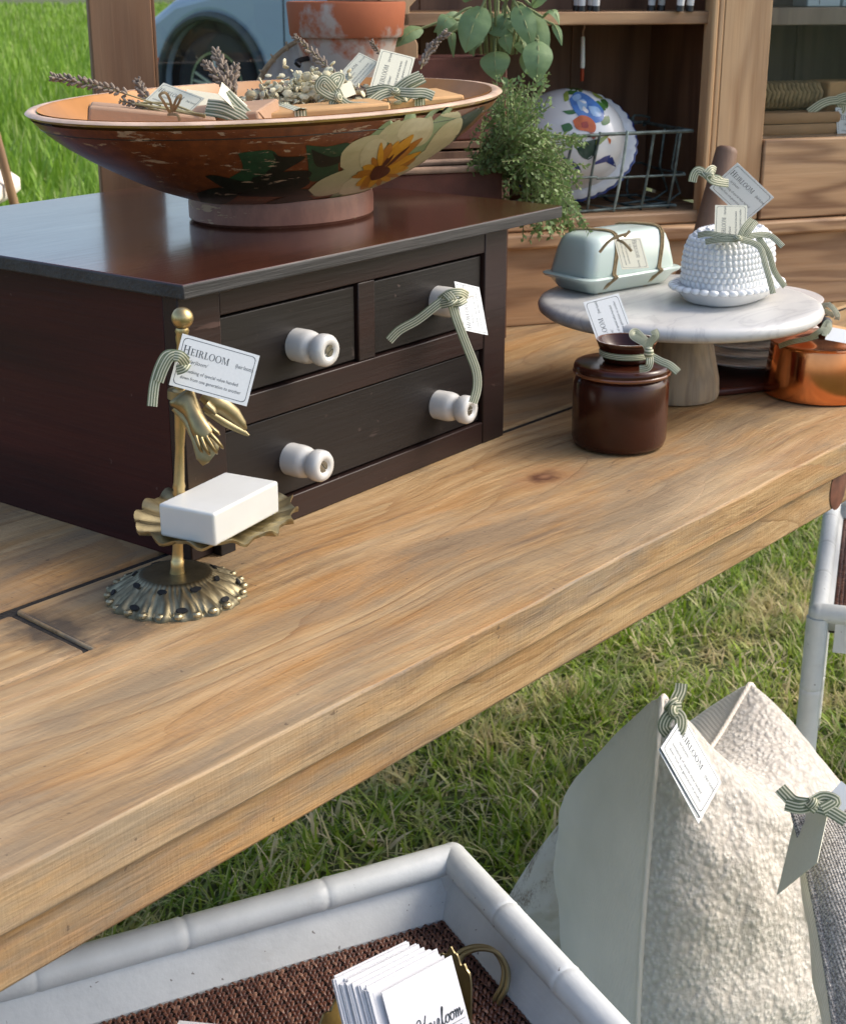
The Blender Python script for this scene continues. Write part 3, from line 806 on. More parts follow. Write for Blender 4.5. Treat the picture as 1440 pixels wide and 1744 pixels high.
for q in ([(285, 968), (350, 915), (460, 868), (545, 850), (575, 900), (480, 965), (340, 1001)],
          [(447, 850), (455, 780), (510, 725), (590, 692), (660, 690), (688, 720), (640, 790), (560, 850), (490, 868)],
          [(640, 690), (690, 640), (770, 600), (860, 582), (915, 600), (915, 680), (860, 740), (760, 750), (680, 720)],
          [(905, 720), (950, 660), (1000, 620), (1064, 600), (1060, 660), (1000, 735), (920, 780), (860, 800)],
          [(800, 840), (870, 770), (960, 755), (925, 810), (860, 860), (760, 920), (650, 965), (590, 975), (660, 910)],
          [(420, 1022), (470, 985), (560, 960), (640, 960), (590, 990), (510, 1010)],
          [(960, 560), (1030, 560), (1062, 590), (1030, 600), (960, 590)]):
    decal(fl, BV, c2(q), 0, .0007, BM)
for q in ([(552, 850), (548, 790), (590, 725), (650, 705), (684, 735), (640, 800), (590, 850)],
          [(735, 690), (770, 625), (850, 600), (905, 612), (905, 670), (850, 730), (780, 735)],
          [(440, 985), (470, 930), (560, 880), (600, 900), (560, 960), (480, 990)]):
    decal(fl, BV, c2(q), 1, .0009, BM)
yc = (645, 875)
tips = [(503, 902), (525, 945), (548, 962), (590, 955), (640, 945), (700, 918), (745, 895), (795, 850), (830, 805), (860, 770), (866, 700), (820, 682), (775, 705), (745, 715), (705, 725), (655, 722), (610, 800), (560, 848), (530, 880)]
for i, (x, y) in enumerate(tips):
    dx, dy = x - yc[0], y - yc[1]; L = math.hypot(dx, dy); px_, py_ = -dy / L, dx / L
    wd = 15 + 5 * (i % 3)
    q = [(yc[0] + dx * .1, yc[1] + dy * .1), (yc[0] + dx * .45 + px_ * wd, yc[1] + dy * .45 + py_ * wd), (yc[0] + dx * .8 + px_ * wd * .7, yc[1] + dy * .8 + py_ * wd * .7), (x, y),
         (yc[0] + dx * .8 - px_ * wd * .7, yc[1] + dy * .8 - py_ * wd * .7), (yc[0] + dx * .45 - px_ * wd, yc[1] + dy * .45 - py_ * wd)]
    decal(fl, BV, c2(q), 3 if i % 2 else 4, .0011 + .0001 * (i % 4), BM, 4, 3)
for (x, y) in ((770, 770), (800, 740), (720, 780), (690, 800)):
    dx, dy = x - yc[0], y - yc[1]; L = math.hypot(dx, dy); px_, py_ = -dy / L * 7, dx / L * 7
    decal(fl, BV, c2([(yc[0] + dx * .2, yc[1] + dy * .2), (yc[0] + dx * .6 + px_, yc[1] + dy * .6 + py_), (x, y), (yc[0] + dx * .6 - px_, yc[1] + dy * .6 - py_)]), 5, .0016, BM, 3, 3)
decal(fl, BV, c2([(597, 890), (620, 850), (660, 840), (698, 855), (690, 880), (650, 905), (605, 915)]), 5, .0017, BM)
for q in ([(272, 740), (380, 748), (488, 728), (478, 770), (440, 830), (430, 890), (350, 920), (292, 920), (285, 850)],
          [(0, 790), (60, 770), (90, 830), (60, 880), (0, 900), (-40, 860)]):
    decal(fl, BV, c2(q), 6, .0004, BM)
decal(fl, BV, c1([(1215, 782), (1290, 772), (1390, 768), (1425, 820), (1400, 890), (1330, 932), (1230, 937), (1165, 915), (1240, 862)]), 6, .0004, BM)
for q in ([(1390, 775), (1440, 800), (1560, 800), (1470, 860), (1400, 900), (1360, 880), (1410, 830)],
          [(1045, 897), (1120, 897), (1250, 955), (1440, 940), (1540, 900), (1580, 935), (1440, 1000), (1280, 990), (1150, 960)],
          [(1005, 985), (1100, 958), (1225, 962), (1200, 1010), (1100, 1055), (1030, 1030)],
          [(1360, 1035), (1480, 1000), (1600, 1010), (1480, 1060), (1380, 1065)]):
    decal(fl, BV, c1(q), 7, .0006, BM)
for q in ([(-60, 985), (100, 975), (290, 965), (290, 1000), (100, 1003), (-60, 1000)], [(0, 905), (120, 880), (285, 870), (285, 905), (150, 945), (0, 960)],
          [(300, 760), (400, 800), (470, 790), (440, 830), (330, 850)], [(1068, 590), (1130, 560), (1200, 520), (1160, 580), (1060, 680), (1010, 740)]):
    decal(fl, BV, c2(q), 7, .0006, BM)
fl.build('painted_flower', [m['pt_pale'], m['pt_pale2'], m['pt_green'], m['pt_yel'], m['pt_yel2'], m['pt_brn'], m['pt_leaf'], m['pt_dark']], bw, ang=80)

# ------------------------------------------------------------------ lettering for the tags
def text_mesh(body, size, shear=0):
    cu = D.curves.new('txt', 'FONT'); cu.body = body; cu.size = size; cu.shear = shear; cu.resolution_u = 2
    ob_ = D.objects.new('txt', cu); COL.objects.link(ob_)
    dg = bpy.context.evaluated_depsgraph_get(); dg.update()
    me = D.meshes.new_from_object(ob_.evaluated_get(dg))
    vs = [v.co.copy() for v in me.vertices]; fs = [tuple(p.vertices) for p in me.polygons]
    D.objects.remove(ob_); D.curves.remove(cu); D.meshes.remove(me)
    return vs, fs
def put_text(mb, body, size, x, y, z, width=None, shear=0):
    vs, fs = text_mesh(body, size, shear)
    if not vs: return
    x1 = max(v.x for v in vs); k_ = width / x1 if width else 1
    mb.add([(x + v.x * k_, y + v.y, z) for v in vs], fs)
def glyphs():
    def rc(a, b, c, d): return [(a, b), (c, b), (c, d), (a, d)]
    def ring(cx, cy, ro, so, ri, si, a0, a1, n=18):
        P_ = []
        for i in range(n):
            t0 = a0 + (a1 - a0) * i / n; t1 = a0 + (a1 - a0) * (i + 1) / n
            P_.append([(cx + ro * math.cos(t0), cy + so * math.sin(t0)), (cx + ro * math.cos(t1), cy + so * math.sin(t1)),
                       (cx + ri * math.cos(t1), cy + si * math.sin(t1)), (cx + ri * math.cos(t0), cy + si * math.sin(t0))])
        return P_
    s = .05
    g = {}
    g['H'] = (.92, [rc(.14, s, .28, 1 - s), rc(.64, s, .78, 1 - s), rc(.28, .48, .64, .54), rc(.05, 0, .37, s), rc(.05, 1 - s, .37, 1), rc(.55, 0, .87, s), rc(.55, 1 - s, .87, 1)])
    g['E'] = (.72, [rc(.14, s, .28, 1 - s), rc(.05, 0, .62, s), rc(.05, 1 - s, .60, 1), rc(.28, .48, .50, .54), rc(.57, s, .62, .22), rc(.55, .78, .60, 1 - s), rc(.46, .38, .50, .48), rc(.46, .54, .50, .64)])
    g['I'] = (.42, [rc(.14, s, .28, 1 - s), rc(.05, 0, .37, s), rc(.05, 1 - s, .37, 1)])
    g['R'] = (.84, [rc(.14, s, .28, 1 - s), rc(.05, 0, .37, s), rc(.05, 1 - s, .40, 1)] + ring(.38, .745, .26, .255, .14, .20, -PI / 2, PI / 2, 12) + [rc(.28, .49, .38, .545), [(.40, .49), (.53, .49), (.80, 0), (.63, 0)]])
    g['L'] = (.68, [rc(.14, s, .28, 1 - s), rc(.05, 0, .62, s), rc(.05, 1 - s, .38, 1), rc(.57, s, .62, .25)])
    g['O'] = (.94, ring(.46, .5, .42, .52, .29, .465, 0, 2 * PI, 28))
    g['M'] = (1.10, [rc(.13, s, .185, 1 - s), rc(.83, s, .97, 1), rc(.04, 0, .27, s), rc(.74, 0, 1.05, s), rc(.04, 1 - s, .185, 1), [(.185, 1), (.33, 1), (.60, .06), (.53, .0)], [(.53, .0), (.58, .0), (.83, .86), (.83, 1)], rc(.97, 1 - s, 1.05, 1)])
    return g
GL = glyphs()
def serif(mb, word, x, y, h, z):
    for i, c in enumerate(word):
        hh = h * (1.22 if i == 0 else 1)
        wd, polys = GL[c]
        for j, P_ in enumerate(polys):
            mb.add([(x + a * hh, y + b * hh, z + j * .00004) for a, b in P_], [tuple(range(len(P_)))])
        x += wd * hh
    return x
TR_ = .665                                             # height of a tag over its width
tl = MB()
xe = serif(tl, 'HEIRLOOM', .055, -.235, .088, .0045)
put_text(tl, '(heir·loom)', .075, .735, -.232, .0045, .225)
put_text(tl, '/er)loom/', .07, .17, -.335, .0045, .24, .25)
put_text(tl, 'something of special value handed', .062, .105, -.455, .0045, .72)
put_text(tl, 'down from one generation to another', .062, .105, -.545, .0045, .78)
me_text = tl.build('lettering', m['ink'], smooth=False); ME_TEXT = me_text.data; D.objects.remove(me_text)
tb = MB(); e = .035; nn = .04
def outline(i):
    a, b, c, d = i, 1 - i, -i, -TR_ + i
    n_ = nn
    return [(a + n_, c), (b - n_, c), (b - n_ * .35, c - n_ * .35), (b, c - n_), (b, d + n_), (b - n_ * .35, d + n_ * .35), (b - n_, d), (a + n_, d), (a + n_ * .35, d + n_ * .35), (a, d + n_), (a, c - n_), (a + n_ * .35, c - n_ * .35)]
o1, o2 = outline(e), outline(e + .007); k = len(o1)
tb.add([(x, y, .0045) for x, y in o1 + o2], [(i, (i + 1) % k, k + (i + 1) % k, k + i) for i in range(k)])
t_ = tb.build('border', m['ink'], smooth=False); ME_BORDER = t_.data; D.objects.remove(t_)
def card_mesh(mat, bend=0.0):
    c = MB(); n = 8
    vs = []
    for z in (-.004, .003):
        for j in range(2):
            for i in range(n + 1):
                vs.append((i / n, -TR_ * j, z))
    w_ = n + 1; fs = []
    for i in range(n):
        fs += [(i, i + 1, w_ + i + 1, w_ + i), (2 * w_ + i, 3 * w_ + i, 3 * w_ + i + 1, 2 * w_ + i + 1),
               (i + 1, i, 2 * w_ + i, 2 * w_ + i + 1), (w_ + i, w_ + i + 1, 3 * w_ + i + 1, 3 * w_ + i)]
    fs += [(0, w_, 3 * w_, 2 * w_), (w_ - 1, 2 * w_ - 1, 4 * w_ - 1, 3 * w_ - 1)][0:0]
    fs += [(0, w_, 3 * w_, 2 * w_), (n, 2 * w_ + n, 3 * w_ + n, w_ + n)]
    c.add(vs, fs); o_ = c.build('card', mat, smooth=False); d_ = o_.data; D.objects.remove(o_); return d_
ME_CARD = {'paper': card_mesh(m['paper']), 'cream_paper': card_mesh(m['cream_paper']), 'kraft2': card_mesh(m['kraft2'])}

def link(name, me, parent):
    o_ = D.objects.new(name, me); COL.objects.link(o_); o_.parent = parent; return o_
def solve_tag(TL, TR, BL, sign=1):
    """tilt a card in depth until the three sighted corners are a true rectangle"""
    dist = (TL - CAM).length
    def flat(p): return CAM + (p - CAM).normalized() * (dist / max(.2, (p - CAM).normalized().dot((TL - CAM).normalized())))
    TR, BL = flat(TR), flat(BL); vw = (TL - CAM).normalized()
    p, q = TR - TL, BL - TL; pp, qq, pq = p.length_squared, q.length_squared, p.dot(q); r2 = TR_ * TR_
    bq = r2 * pp - qq
    s_ = (-bq + math.sqrt(bq * bq + 4 * r2 * pq * pq)) / (2 * r2)
    if s_ > 1e-8:
        a = math.sqrt(s_) * sign; b = -pq / a
    else:
        a = 0; b = math.sqrt(max(0, bq)) * sign
    lim = .9 * math.sqrt(pp)
    a = max(-lim, min(lim, a)); b = max(-lim, min(lim, b))
    return TL, TR + vw * a, BL + vw * b
def make_tag(label, TL, TR, BL, paper='paper', print_=True, group='paper tags', name='paper_tag', flip=False, ribbons=(), rw=.011, mat='ribbon', loops=(), sign=1, solve=True):
    """TL, TR, BL: corners as the lettering reads"""
    if solve: TL, TR, BL = solve_tag(TL, TR, BL, sign)
    ex = (TR - TL); wd = ex.length; ex.normalize()
    ey = (TL - BL); ey = (ey - ex * ey.dot(ex)).normalized(); ez = ex.cross(ey)
    o_ = thing(name, label, 'tag', group=group)
    o_.matrix_basis = Matrix(((ex.x * wd, ey.x * wd, ez.x * wd, TL.x), (ex.y * wd, ey.y * wd, ez.y * wd, TL.y), (ex.z * wd, ey.z * wd, ez.z * wd, TL.z), (0, 0, 0, 1)))
    link('card', ME_CARD[paper], o_)
    if print_:
        link('lettering', ME_TEXT, o_); link('border', ME_BORDER, o_)
    M = inv(o_); sc_ = 1 / wd
    for r in ribbons:                                    # r = list of (u, v, t) or Vectors, optional width
        pts, w_ = (r if isinstance(r, tuple) else (r, rw))
        P_ = [p if isinstance(p, Vector) else PX(*p) for p in pts]
        rb = MB(); rb.ribbon([M @ p for p in P_], w_ * sc_, M.to_3x3() @ (-CF) * 1.0)
        rb.build('ribbon' if mat == 'ribbon' else 'twine', m[mat], o_, ang=80)
    for (u, v, t, r) in loops:                           # knots
        kb_ = MB(); kb_.blob(M @ PX(u, v, t), r * sc_ * .8, r * sc_ * .95, r * sc_ * .6, 14, 12, uv=True)
        kb_.build('knot', m[mat], o_)
    return o_
def ribbons_on(parent, lst, w, mat='ribbon', name='ribbon', nrm=None):
    M = inv(parent)
    out = []
    for r in lst:
        pts, w_ = (r if isinstance(r, tuple) else (r, w))
        P_ = [p if isinstance(p, Vector) else PX(*p) for p in pts]
        rb = MB(); rb.ribbon([M @ p for p in P_], w_, M.to_3x3() @ (nrm or -CF))
        out.append(rb.build(name, m[mat], parent, ang=80))
    return out

# ------------------------------------------------------------------ brass soap stand
SX, SY = -.0703, -.0492
LEAN = CR * .075                                       # the stem leans to the right
st = thing('brass_soap_stand', 'antique brass stand with shell dish, ball finial and hand shaped clips', 'soap stand', (SX, SY, T))
def stem(z): return Vector((LEAN.x * z, LEAN.y * z, z))
bs = MB(); nA = 192
prof = [(.030, .0235), (.034, .0240), (.0365, .0215), (.040, .0195), (.046, .0165), (.053, .0125), (.059, .0080), (.064, .0045), (.0665, .0030), (.067, .0)]
rr = []
for j, (r, z) in enumerate(prof):
    q = []
    for i in range(nA):
        a = 2 * PI * i / nA; f = max(0, min(1, (r - .036) / .028))
        lob = abs(math.sin(a * 8)); fine = math.sin(a * 48 + 6 * f * math.sin(a * 16))
        r2 = r * (1 + f * (.055 * lob - .03 + .02 * math.sin(a * 24)))
        z2 = z + f * (.0016 * fine + .0022 * (lob - .5)) * (1 if z > 0 else 0) + (.0008 * fine if 0 < f < 1 else 0)
        q.append(Vector((r2 * math.cos(a), r2 * math.sin(a), max(0, z2))))
    rr.append(q)
bs.rings(rr, 0, True, True)
base = bs.build('base', m['brass_old'], st, ang=70)
for i in range(8):
    a = 2 * PI * (i + .5) / 8 + .1
    MB().lathe([(0, 0), (.0042, 0), (.0034, .001), (0, .0006)], 12, sx=.75, sy=1.5 if i % 2 else 1.2, M=Matrix.Translation((math.cos(a) * .0415, math.sin(a) * .0415, .0198)) @ Matrix.Rotation(a, 4, 'Z') @ Matrix.Rotation(.6, 4, 'Y')).build('hole_shade', m['well'], base)  # solid near-black discs paint the shade of holes in the base
    a2 = a + PI / 8
    MB().lathe([(0, 0), (.0046, 0), (.0038, .001), (0, .0006)], 12, sx=.7, sy=1.3, M=Matrix.Translation((math.cos(a2) * .0605, math.sin(a2) * .0605, .0085)) @ Matrix.Rotation(a2, 4, 'Z') @ Matrix.Rotation(.75, 4, 'Y')).build('hole_shade', m['well'], base)
for i in range(24):
    a = 2 * PI * i / 24 + .05
    MB().blob((math.cos(a) * .0655, math.sin(a) * .0655, .0045), .0052, .0042, .0034, 8, 5).build('bead', m['brass_old'], base)
sp = [(.0, .0085), (.024, .0085), (.030, .0075), (.036, .0078), (.037, .0068), (.045, .0062), (.075, .0048), (.088, .0055), (.090, .0085), (.094, .0085), (.0955, .0062), (.103, .0064), (.106, .0075), (.109, .0064), (.112, .0074), (.116, .0062), (.15, .0052), (.185, .0068), (.197, .0074), (.199, .012), (.207, .012), (.209, .0074), (.25, .0056), (.257, .0072), (.26, .0065), (.263, .0078), (.266, .0066)]
sm = MB(); sm.rings([[stem(z) + Vector((math.cos(2 * PI * i / 20) * r * .86, math.sin(2 * PI * i / 20) * r * .86, 0)) for i in range(20)] for z, r in sp])
sm.build('stem', m['brass'], st, ang=50)
MB().blob(stem(.275), .0102, .0102, .0102, 24, 14).build('finial', m['brass'], st, ang=80)
# shell dish, an opening fan of ribs
DC = PZ(370, 887, T + .066) - st.location
dn = MB(); rr = []; nD = 160
for j in range(13):
    f = j / 12; q = []
    for i in range(nD):
        a = 2 * PI * i / nD
        R0 = .084 * (1 + .09 * math.cos(2 * (a - HEAD)))
        sc_ = 1 + f * f * .045 * math.sin(14 * a)
        r = R0 * f * sc_
        z = .0 + .010 * f ** 3 + .0026 * f * f * math.cos(14 * a) + .0012 * f * math.sin(28 * a)
        q.append(DC + Vector((r * math.cos(a), r * math.sin(a), z)))
    rr.append(q)
rr2 = [[p + Vector((0, 0, -.0028)) for p in q] for q in rr[::-1]]
dn.rings(rr[1:] + rr2[:-1], 0, True, True)
dn.build('shell_dish', m['brass_dish'], st, ang=70)
# clips
HLp = lambda u, v, t: PX(u, v, t) - st.location
def loft(mb, secs, th, n=14):
    """secs: (u, v, half width px, t)"""
    C = [HLp(u, v, t) for u, v, h, t in secs]; R2 = []
    for j, c in enumerate(C):
        d = (C[min(j + 1, len(C) - 1)] - C[max(j - 1, 0)]).normalized()
        a = d.cross(CF).normalized(); hw = secs[j][2] * secs[j][3] / FPX
        b = a.cross(d).normalized()
        tt = th[j] if isinstance(th, list) else th
        R2.append([c + a * math.cos(2 * PI * i / n) * hw + b * math.sin(2 * PI * i / n) * tt for i in range(n)])
    mb.rings(R2)
hd = MB(); t0 = 1.372
loft(hd, [(306, 671, 22, t0), (310, 676, 25, t0), (318, 686, 20, t0), (326, 698, 16, t0), (333, 712, 15, t0 - .003), (340, 727, 17, t0 - .006), (347, 740, 18, t0 - .008), (351, 748, 16, t0 - .008)], [.004, .006, .0075, .0075, .0075, .007, .006, .005])
for (a, b, c, w_) in (((334, 743), (338, 756), (343, 768), 4.0), ((343, 746), (349, 760), (356, 773), 4.2), ((352, 744), (360, 757), (368, 770), 4.2), ((359, 739), (369, 750), (378, 761), 3.8)):
    loft(hd, [(*a, w_, t0 - .012), (*b, w_ * .95, t0 - .014), (*c, w_ * .75, t0 - .012), (c[0] + 2, c[1] + 3, w_ * .3, t0 - .010)], [.0034, .0034, .0026, .001], 8)
loft(hd, [(352, 722, 6, t0 - .006), (362, 731, 5, t0 - .008), (371, 737, 3.5, t0 - .008), (375, 741, 1.2, t0 - .008)], .0032, 8)
hd.build('hand_clip', m['brass'], st, ang=80)
pl = MB(); loft(pl, [(300, 692, 10, t0 + .01), (320, 715, 9, t0 + .008), (338, 745, 13, t0 + .003), (352, 768, 22, t0), (360, 774, 24, t0), (364, 777, 14, t0)], .0018, 12)
pl.build('clip_plate', m['brass_dish'], st, ang=60)
h2 = MB(); loft(h2, [(345, 672, 11, 1.41), (360, 682, 15, 1.41), (380, 692, 15, 1.415), (398, 706, 13, 1.42), (412, 722, 8, 1.422), (419, 732, 3, 1.422)], [.004, .006, .007, .006, .004, .001])
loft(h2, [(350, 690, 10, 1.40), (362, 700, 8, 1.40), (368, 705, 4, 1.40)], .006)
h2.build('hand_clip', m['brass_dish'], st, ang=80)
p2_ = MB(); loft(p2_, [(350, 700, 5, 1.445), (385, 722, 6, 1.45), (418, 738, 4.5, 1.455), (424, 742, 2, 1.455)], .0014, 8)
p2_.build('clip_plate', m['brass_dish'], st, ang=60)
cl = MB(); cl.tube([stem(.199), stem(.207)], .0125, 20); cl.build('collar', m['brass_dish'], st)

# soap bar
zt = T + .0745
ca, cb, cd = PZ(367, 932, zt), PZ(284, 908, zt), PZ(484, 868, zt)
sx_ = (cd - ca); L1 = sx_.length * .93; sx_.normalize(); sy_ = Vector((-sx_.y, sx_.x, 0)); W1 = (cb - ca).length
sob = thing('soap_bar', 'white rectangular bar of soap on the brass shell dish', 'soap', ca, math.atan2(sx_.y, sx_.x))
MB().box(0, L1, 0, W1, 0, .0325).build('bar', m['soap'], sob, bevel=.0028, bseg=4)
sc2 = MB()
for r in (.012, .0105): sc2.tube([(L1 * .55 + math.cos(a) * r * 1.4, W1 * .5 + math.sin(a) * r, .0326) for a in [2 * PI * i / 28 for i in range(29)]], .00025, 5)
pass

t = 1.358
make_tag('white tag reading heirloom tied to the brass soap stand', PX(311, 568, t + .005), PX(443, 606, t + .02), PX(288, 655, t),
         ribbons=([(306, 612, t - .004), (297, 604, t - .008), (283, 606, t - .006), (272, 625, t - .006), (263, 655, t - .006), (259, 692, t - .006)],
                  [(318, 616, t - .006), (305, 605, t - .012), (290, 608, t - .012), (278, 628, t - .010), (270, 650, t - .008)],
                  [(296, 606, t - .016), (308, 609, t - .018), (318, 622, t - .012)],
                  [(300, 630, t - .006), (312, 626, t - .014), (318, 618, t - .010)]), rw=.0095)

# tag and long ribbon on the upper right knob
t = 1.722
make_tag('plain white tag hanging from the upper right drawer knob', PX(788, 562, t + .012), PX(773, 478, t + .03), PX(831, 571, t + .03), print_=True,
         ribbons=([(758, 508, t - .012), (740, 522, t - .016), (710, 545, t - .012), (680, 562, t - .008), (662, 580, t - .006)],
                  [(768, 512, t - .014), (778, 545, t - .02), (795, 590, t - .018), (810, 630, t - .016), (812, 660, t - .016), (805, 686, t - .018)],
                  [(748, 512, t - .01), (765, 500, t - .02), (785, 498, t - .018), (797, 505, t - .004)],
                  [(758, 498, t - .018), (768, 508, t - .028), (772, 520, t - .022)],
                  [(750, 518, t - .018), (766, 514, t - .028), (776, 506, t - .024)],
                  [(786, 545, t + .018), (800, 552, t + .018), (818, 556, t + .018)][0:0] or [(770, 516, t - .016), (782, 514, t - .018), (792, 508, t - .012)]), rw=.0105)

# ------------------------------------------------------------------ marble cake stand and what is on it
CS = Vector((.888, -.086, T)); PZT = .144
cs = thing('cake_stand', 'round white marble cake stand on a pale wooden pedestal', 'cake stand', CS)
MB().lathe([(.0, PZT - .023), (.182, PZT - .023), (.193, PZT - .021), (.1995, PZT - .016), (.201, PZT - .010), (.198, PZT - .004), (.191, PZT - .0006), (.18, PZT), (.0, PZT)], 120).build('marble_disc', m['marble'], cs, ang=50)
MB().lathe([(.0, 0), (.054, 0), (.0625, .003), (.0645, .010), (.0630, .03), (.054, .07), (.046, .1), (.044, PZT - .0235)], 60).build('pedestal', m['mango'], cs, ang=50)
ZP = T + PZT

def rrect(hx_, hy_, r, n=8):
    P_ = []
    for cx, cy, a0 in ((hx_ - r, hy_ - r, 0), (-hx_ + r, hy_ - r, PI / 2), (-hx_ + r, -hy_ + r, PI), (hx_ - r, -hy_ + r, 1.5 * PI)):
        for i in range(n + 1):
            a = a0 + PI / 2 * i / n; P_.append((cx + r * math.cos(a), cy + r * math.sin(a)))
    return P_
def loftrr(mb, secs, M=None):
    mb.rings([[Vector((x, y, z)) for x, y in rrect(hx_, hy_, r)] for hx_, hy_, r, z in secs])
# mint butter dish
a_, b_ = PZ(965, 508, ZP), PZ(1140, 478, ZP)
md_dir = (b_ - a_).normalized(); md_ang = math.atan2(md_dir.y, md_dir.x)
md_c = (a_ + b_) / 2 + Vector((-md_dir.y, md_dir.x, 0)) * .036 + CR * .014
md = thing('mint_butter_dish', 'smooth pale mint glass butter dish tied with twine on the cake stand', 'butter dish', (md_c.x, md_c.y, ZP), md_ang)
q = MB(); loftrr(q, [(.074, .034, .012, .0005), (.080, .039, .013, .004), (.090, .047, .016, .017), (.099, .0525, .018, .021), (.101, .0545, .019, .0245), (.098, .052, .017, .026), (.092, .046, .016, .0262)])
q.build('base', m['mint'], md, ang=50)
q = MB(); loftrr(q, [(.090, .0455, .016, .0265), (.0905, .046, .017, .031), (.085, .0415, .018, .06), (.0815, .038, .02, .0735), (.077, .034, .02, .0805), (.069, .027, .018, .084), (.05, .012, .01, .0848)])
q.build('lid', m['mint'], md, ang=50)
for sx_p in (-.048, .046):
    pth = [(sx_p - .012, -.0335, .001), (sx_p - .006, -.049, .018), (sx_p - .002, -.0565, .026), (sx_p + .003, -.047, .030), (sx_p + .012, -.042, .06), (sx_p + .016, -.036, .080), (sx_p + .018, -.02, .0858), (sx_p + .012, 0, .0864), (sx_p, .02, .0858), (sx_p - .006, .038, .078), (sx_p - .01, .05, .03)]
    for dx in (-.0022, .0022):
        q = MB(); q.tube(spline([(x + dx, y, z) for x, y, z in pth], 4), .0017, 6); q.build('twine', m['twine'], md)
t = 2.062
make_tag('curled white tag lying over the mint butter dish lid', PX(1090, 405, t + .03), PX(1104, 455, t - .01), PX(1022, 404, t + .02), mat='twine', paper='cream_paper', rw=.004, sign=-1,
         ribbons=([(1050, 408, t + .005), (1062, 414, t), (1075, 428, t - .004)], [(1020, 430, t), (1040, 408, t + .004), (1068, 398, t + .01)], [(1062, 404, t), (1072, 393, t + .004)]))

# hobnail butter dish
hb_c = PZ(1238, 516, ZP); hb_ang = math.atan2(-.10, 1) + .02
hb_s = .92
hb = thing('hobnail_butter_dish', 'white milk glass butter dish covered in hobnails with scalloped base', 'butter dish', (hb_c.x + .02, hb_c.y + .012, ZP), hb_ang)
hb.scale = (.9, .94, 1.12)
def oval(hx_, hy_, n, p=2.6):
    P_ = []
    for i in range(n):
        a = 2 * PI * i / n; c, s = math.cos(a), math.sin(a)
        P_.append((hx_ * abs(c) ** (2 / p) * (1 if c >= 0 else -1), hy_ * abs(s) ** (2 / p) * (1 if s >= 0 else -1)))
    return P_
def loftov(mb, secs, n=64):
    mb.rings([[Vector((x, y, z)) for x, y in oval(a, b, n)] for a, b, z in secs])
q = MB(); loftov(q, [(.068, .042, .0005), (.076, .050, .004), (.090, .062, .016), (.096, .067, .020), (.094, .065, .0225), (.08, .054, .0225)])
q.build('base', m['milk'], hb, ang=50)
q = MB()
for i, (x, y) in enumerate(oval(.0945, .0655, 400)[::1]):
    pass
def along(hx_, hy_, step, off=0):
    P_ = oval(hx_, hy_, 720); out = []; acc = off * step
    for i in range(720):
        a, b = Vector(P_[i]), Vector(P_[(i + 1) % 720]); L = (b - a).length
        while acc < L:
            p = a + (b - a) * (acc / L); d = (b - a).normalized(); out.append((p.x, p.y, math.atan2(d.y, d.x))); acc += step
        acc -= L
    return out
for (x, y, a) in along(.0955, .0665, .0142):
    q.blob((x, y, .0215), .0082, .0078, .0042, 10, 6, M=Matrix.Rotation(a, 4, 'Z').to_3x3())
tag(q.build('scallops', m['milk'], hb, ang=80), kind='stuff')
LID = [(.081, .0535, .0228), (.0815, .054, .05), (.079, .0515, .068), (.073, .046, .080), (.062, .036, .0875), (.045, .022, .0905), (.02, .008, .0915)]
q = MB(); loftov(q, LID); q.build('lid', m['milk'], hb, ang=60)
def lid_at(z):
    for (a, b, c), (d, e_, f) in zip(LID, LID[1:]):
        if c <= z <= f: k_ = (z - c) / (f - c); return a + (d - a) * k_, b + (e_ - b) * k_
    return LID[-1][:2]
q = MB()
for j, z in enumerate((.0275, .0345, .0415, .0485, .0555, .0625, .069, .075, .080, .0842, .0876, .090, .0912)):
    a, b = lid_at(z)
    for (x, y, an) in along(a, b, .0088, .5 * (j % 2)):
        q.blob((x, y, z), .0042, .0042, .0040, 8, 6)
tag(q.build('hobnails', m['milk'], hb, ang=80), kind='stuff')
t = 2.03
zt_ = t + .02
make_tag('white tag standing behind the bow on the hobnail butter dish', PX(1215, 410, zt_), PX(1217, 348, zt_ + .01), PX(1290, 412, zt_ + .01), paper='cream_paper', group='paper tags',
         ribbons=([(1256, 405, t - .015), (1230, 402, t - .012), (1205, 398, t - .008), (1187, 401, t)], [(1256, 408, t - .015), (1228, 408, t - .014), (1200, 412, t - .006)],
                  [(1258, 405, t - .016), (1266, 388, t - .012), (1280, 372, t - .004)], [(1262, 408, t - .014), (1275, 392, t - .01), (1287, 376, t - .002)],
                  [(1258, 406, t - .016), (1290, 400, t - .006), (1312, 402, t), (1332, 420, t - .004)],
                  [(1262, 408, t - .016), (1292, 420, t - .012), (1304, 455, t - .02), (1316, 500, t - .025)],
                  [(1290, 404, t - .004), (1308, 430, t), (1318, 462, t + .004), (1336, 488, t + .01)]), rw=.008, loops=((1256, 406, t - .018, .006),))

# rolling pin leaning on the hutch, with tag
rp = thing('rolling_pin', 'worn brown wooden handle standing upright against the hutch post', 'rolling pin', (0, 0, 0))
tp, mid_, bt = PX(1238, 250, 2.42), PX(1219, 330, 2.405), PX(1203, 405, 2.39)
dr = (bt - tp).normalized(); L = (tp.z - T) / -dr.z
bt = tp + dr * (L - .001)
q = MB(); P_ = [tp + dr * (L * f) for f in (0, .004, .012, .03, .1, .3, .5, .56)]
q.tube(P_, [.004, .0135, .0165, .0175, .0185, .0215, .024, .0225], 24); 
rp.location = bt; M_ = inv(rp); q.v = [tuple(M_ @ Vector(v)) for v in q.v]; q.build('handle', m['rollpin'], rp, ang=50)
q = MB(); q.tube([M_ @ (tp + dr * (L * f)) for f in (.565, .57, .98, .995)], [.02, .036, .036, .03], 28); q.build('barrel', m['hutch_back'], rp, ang=50)
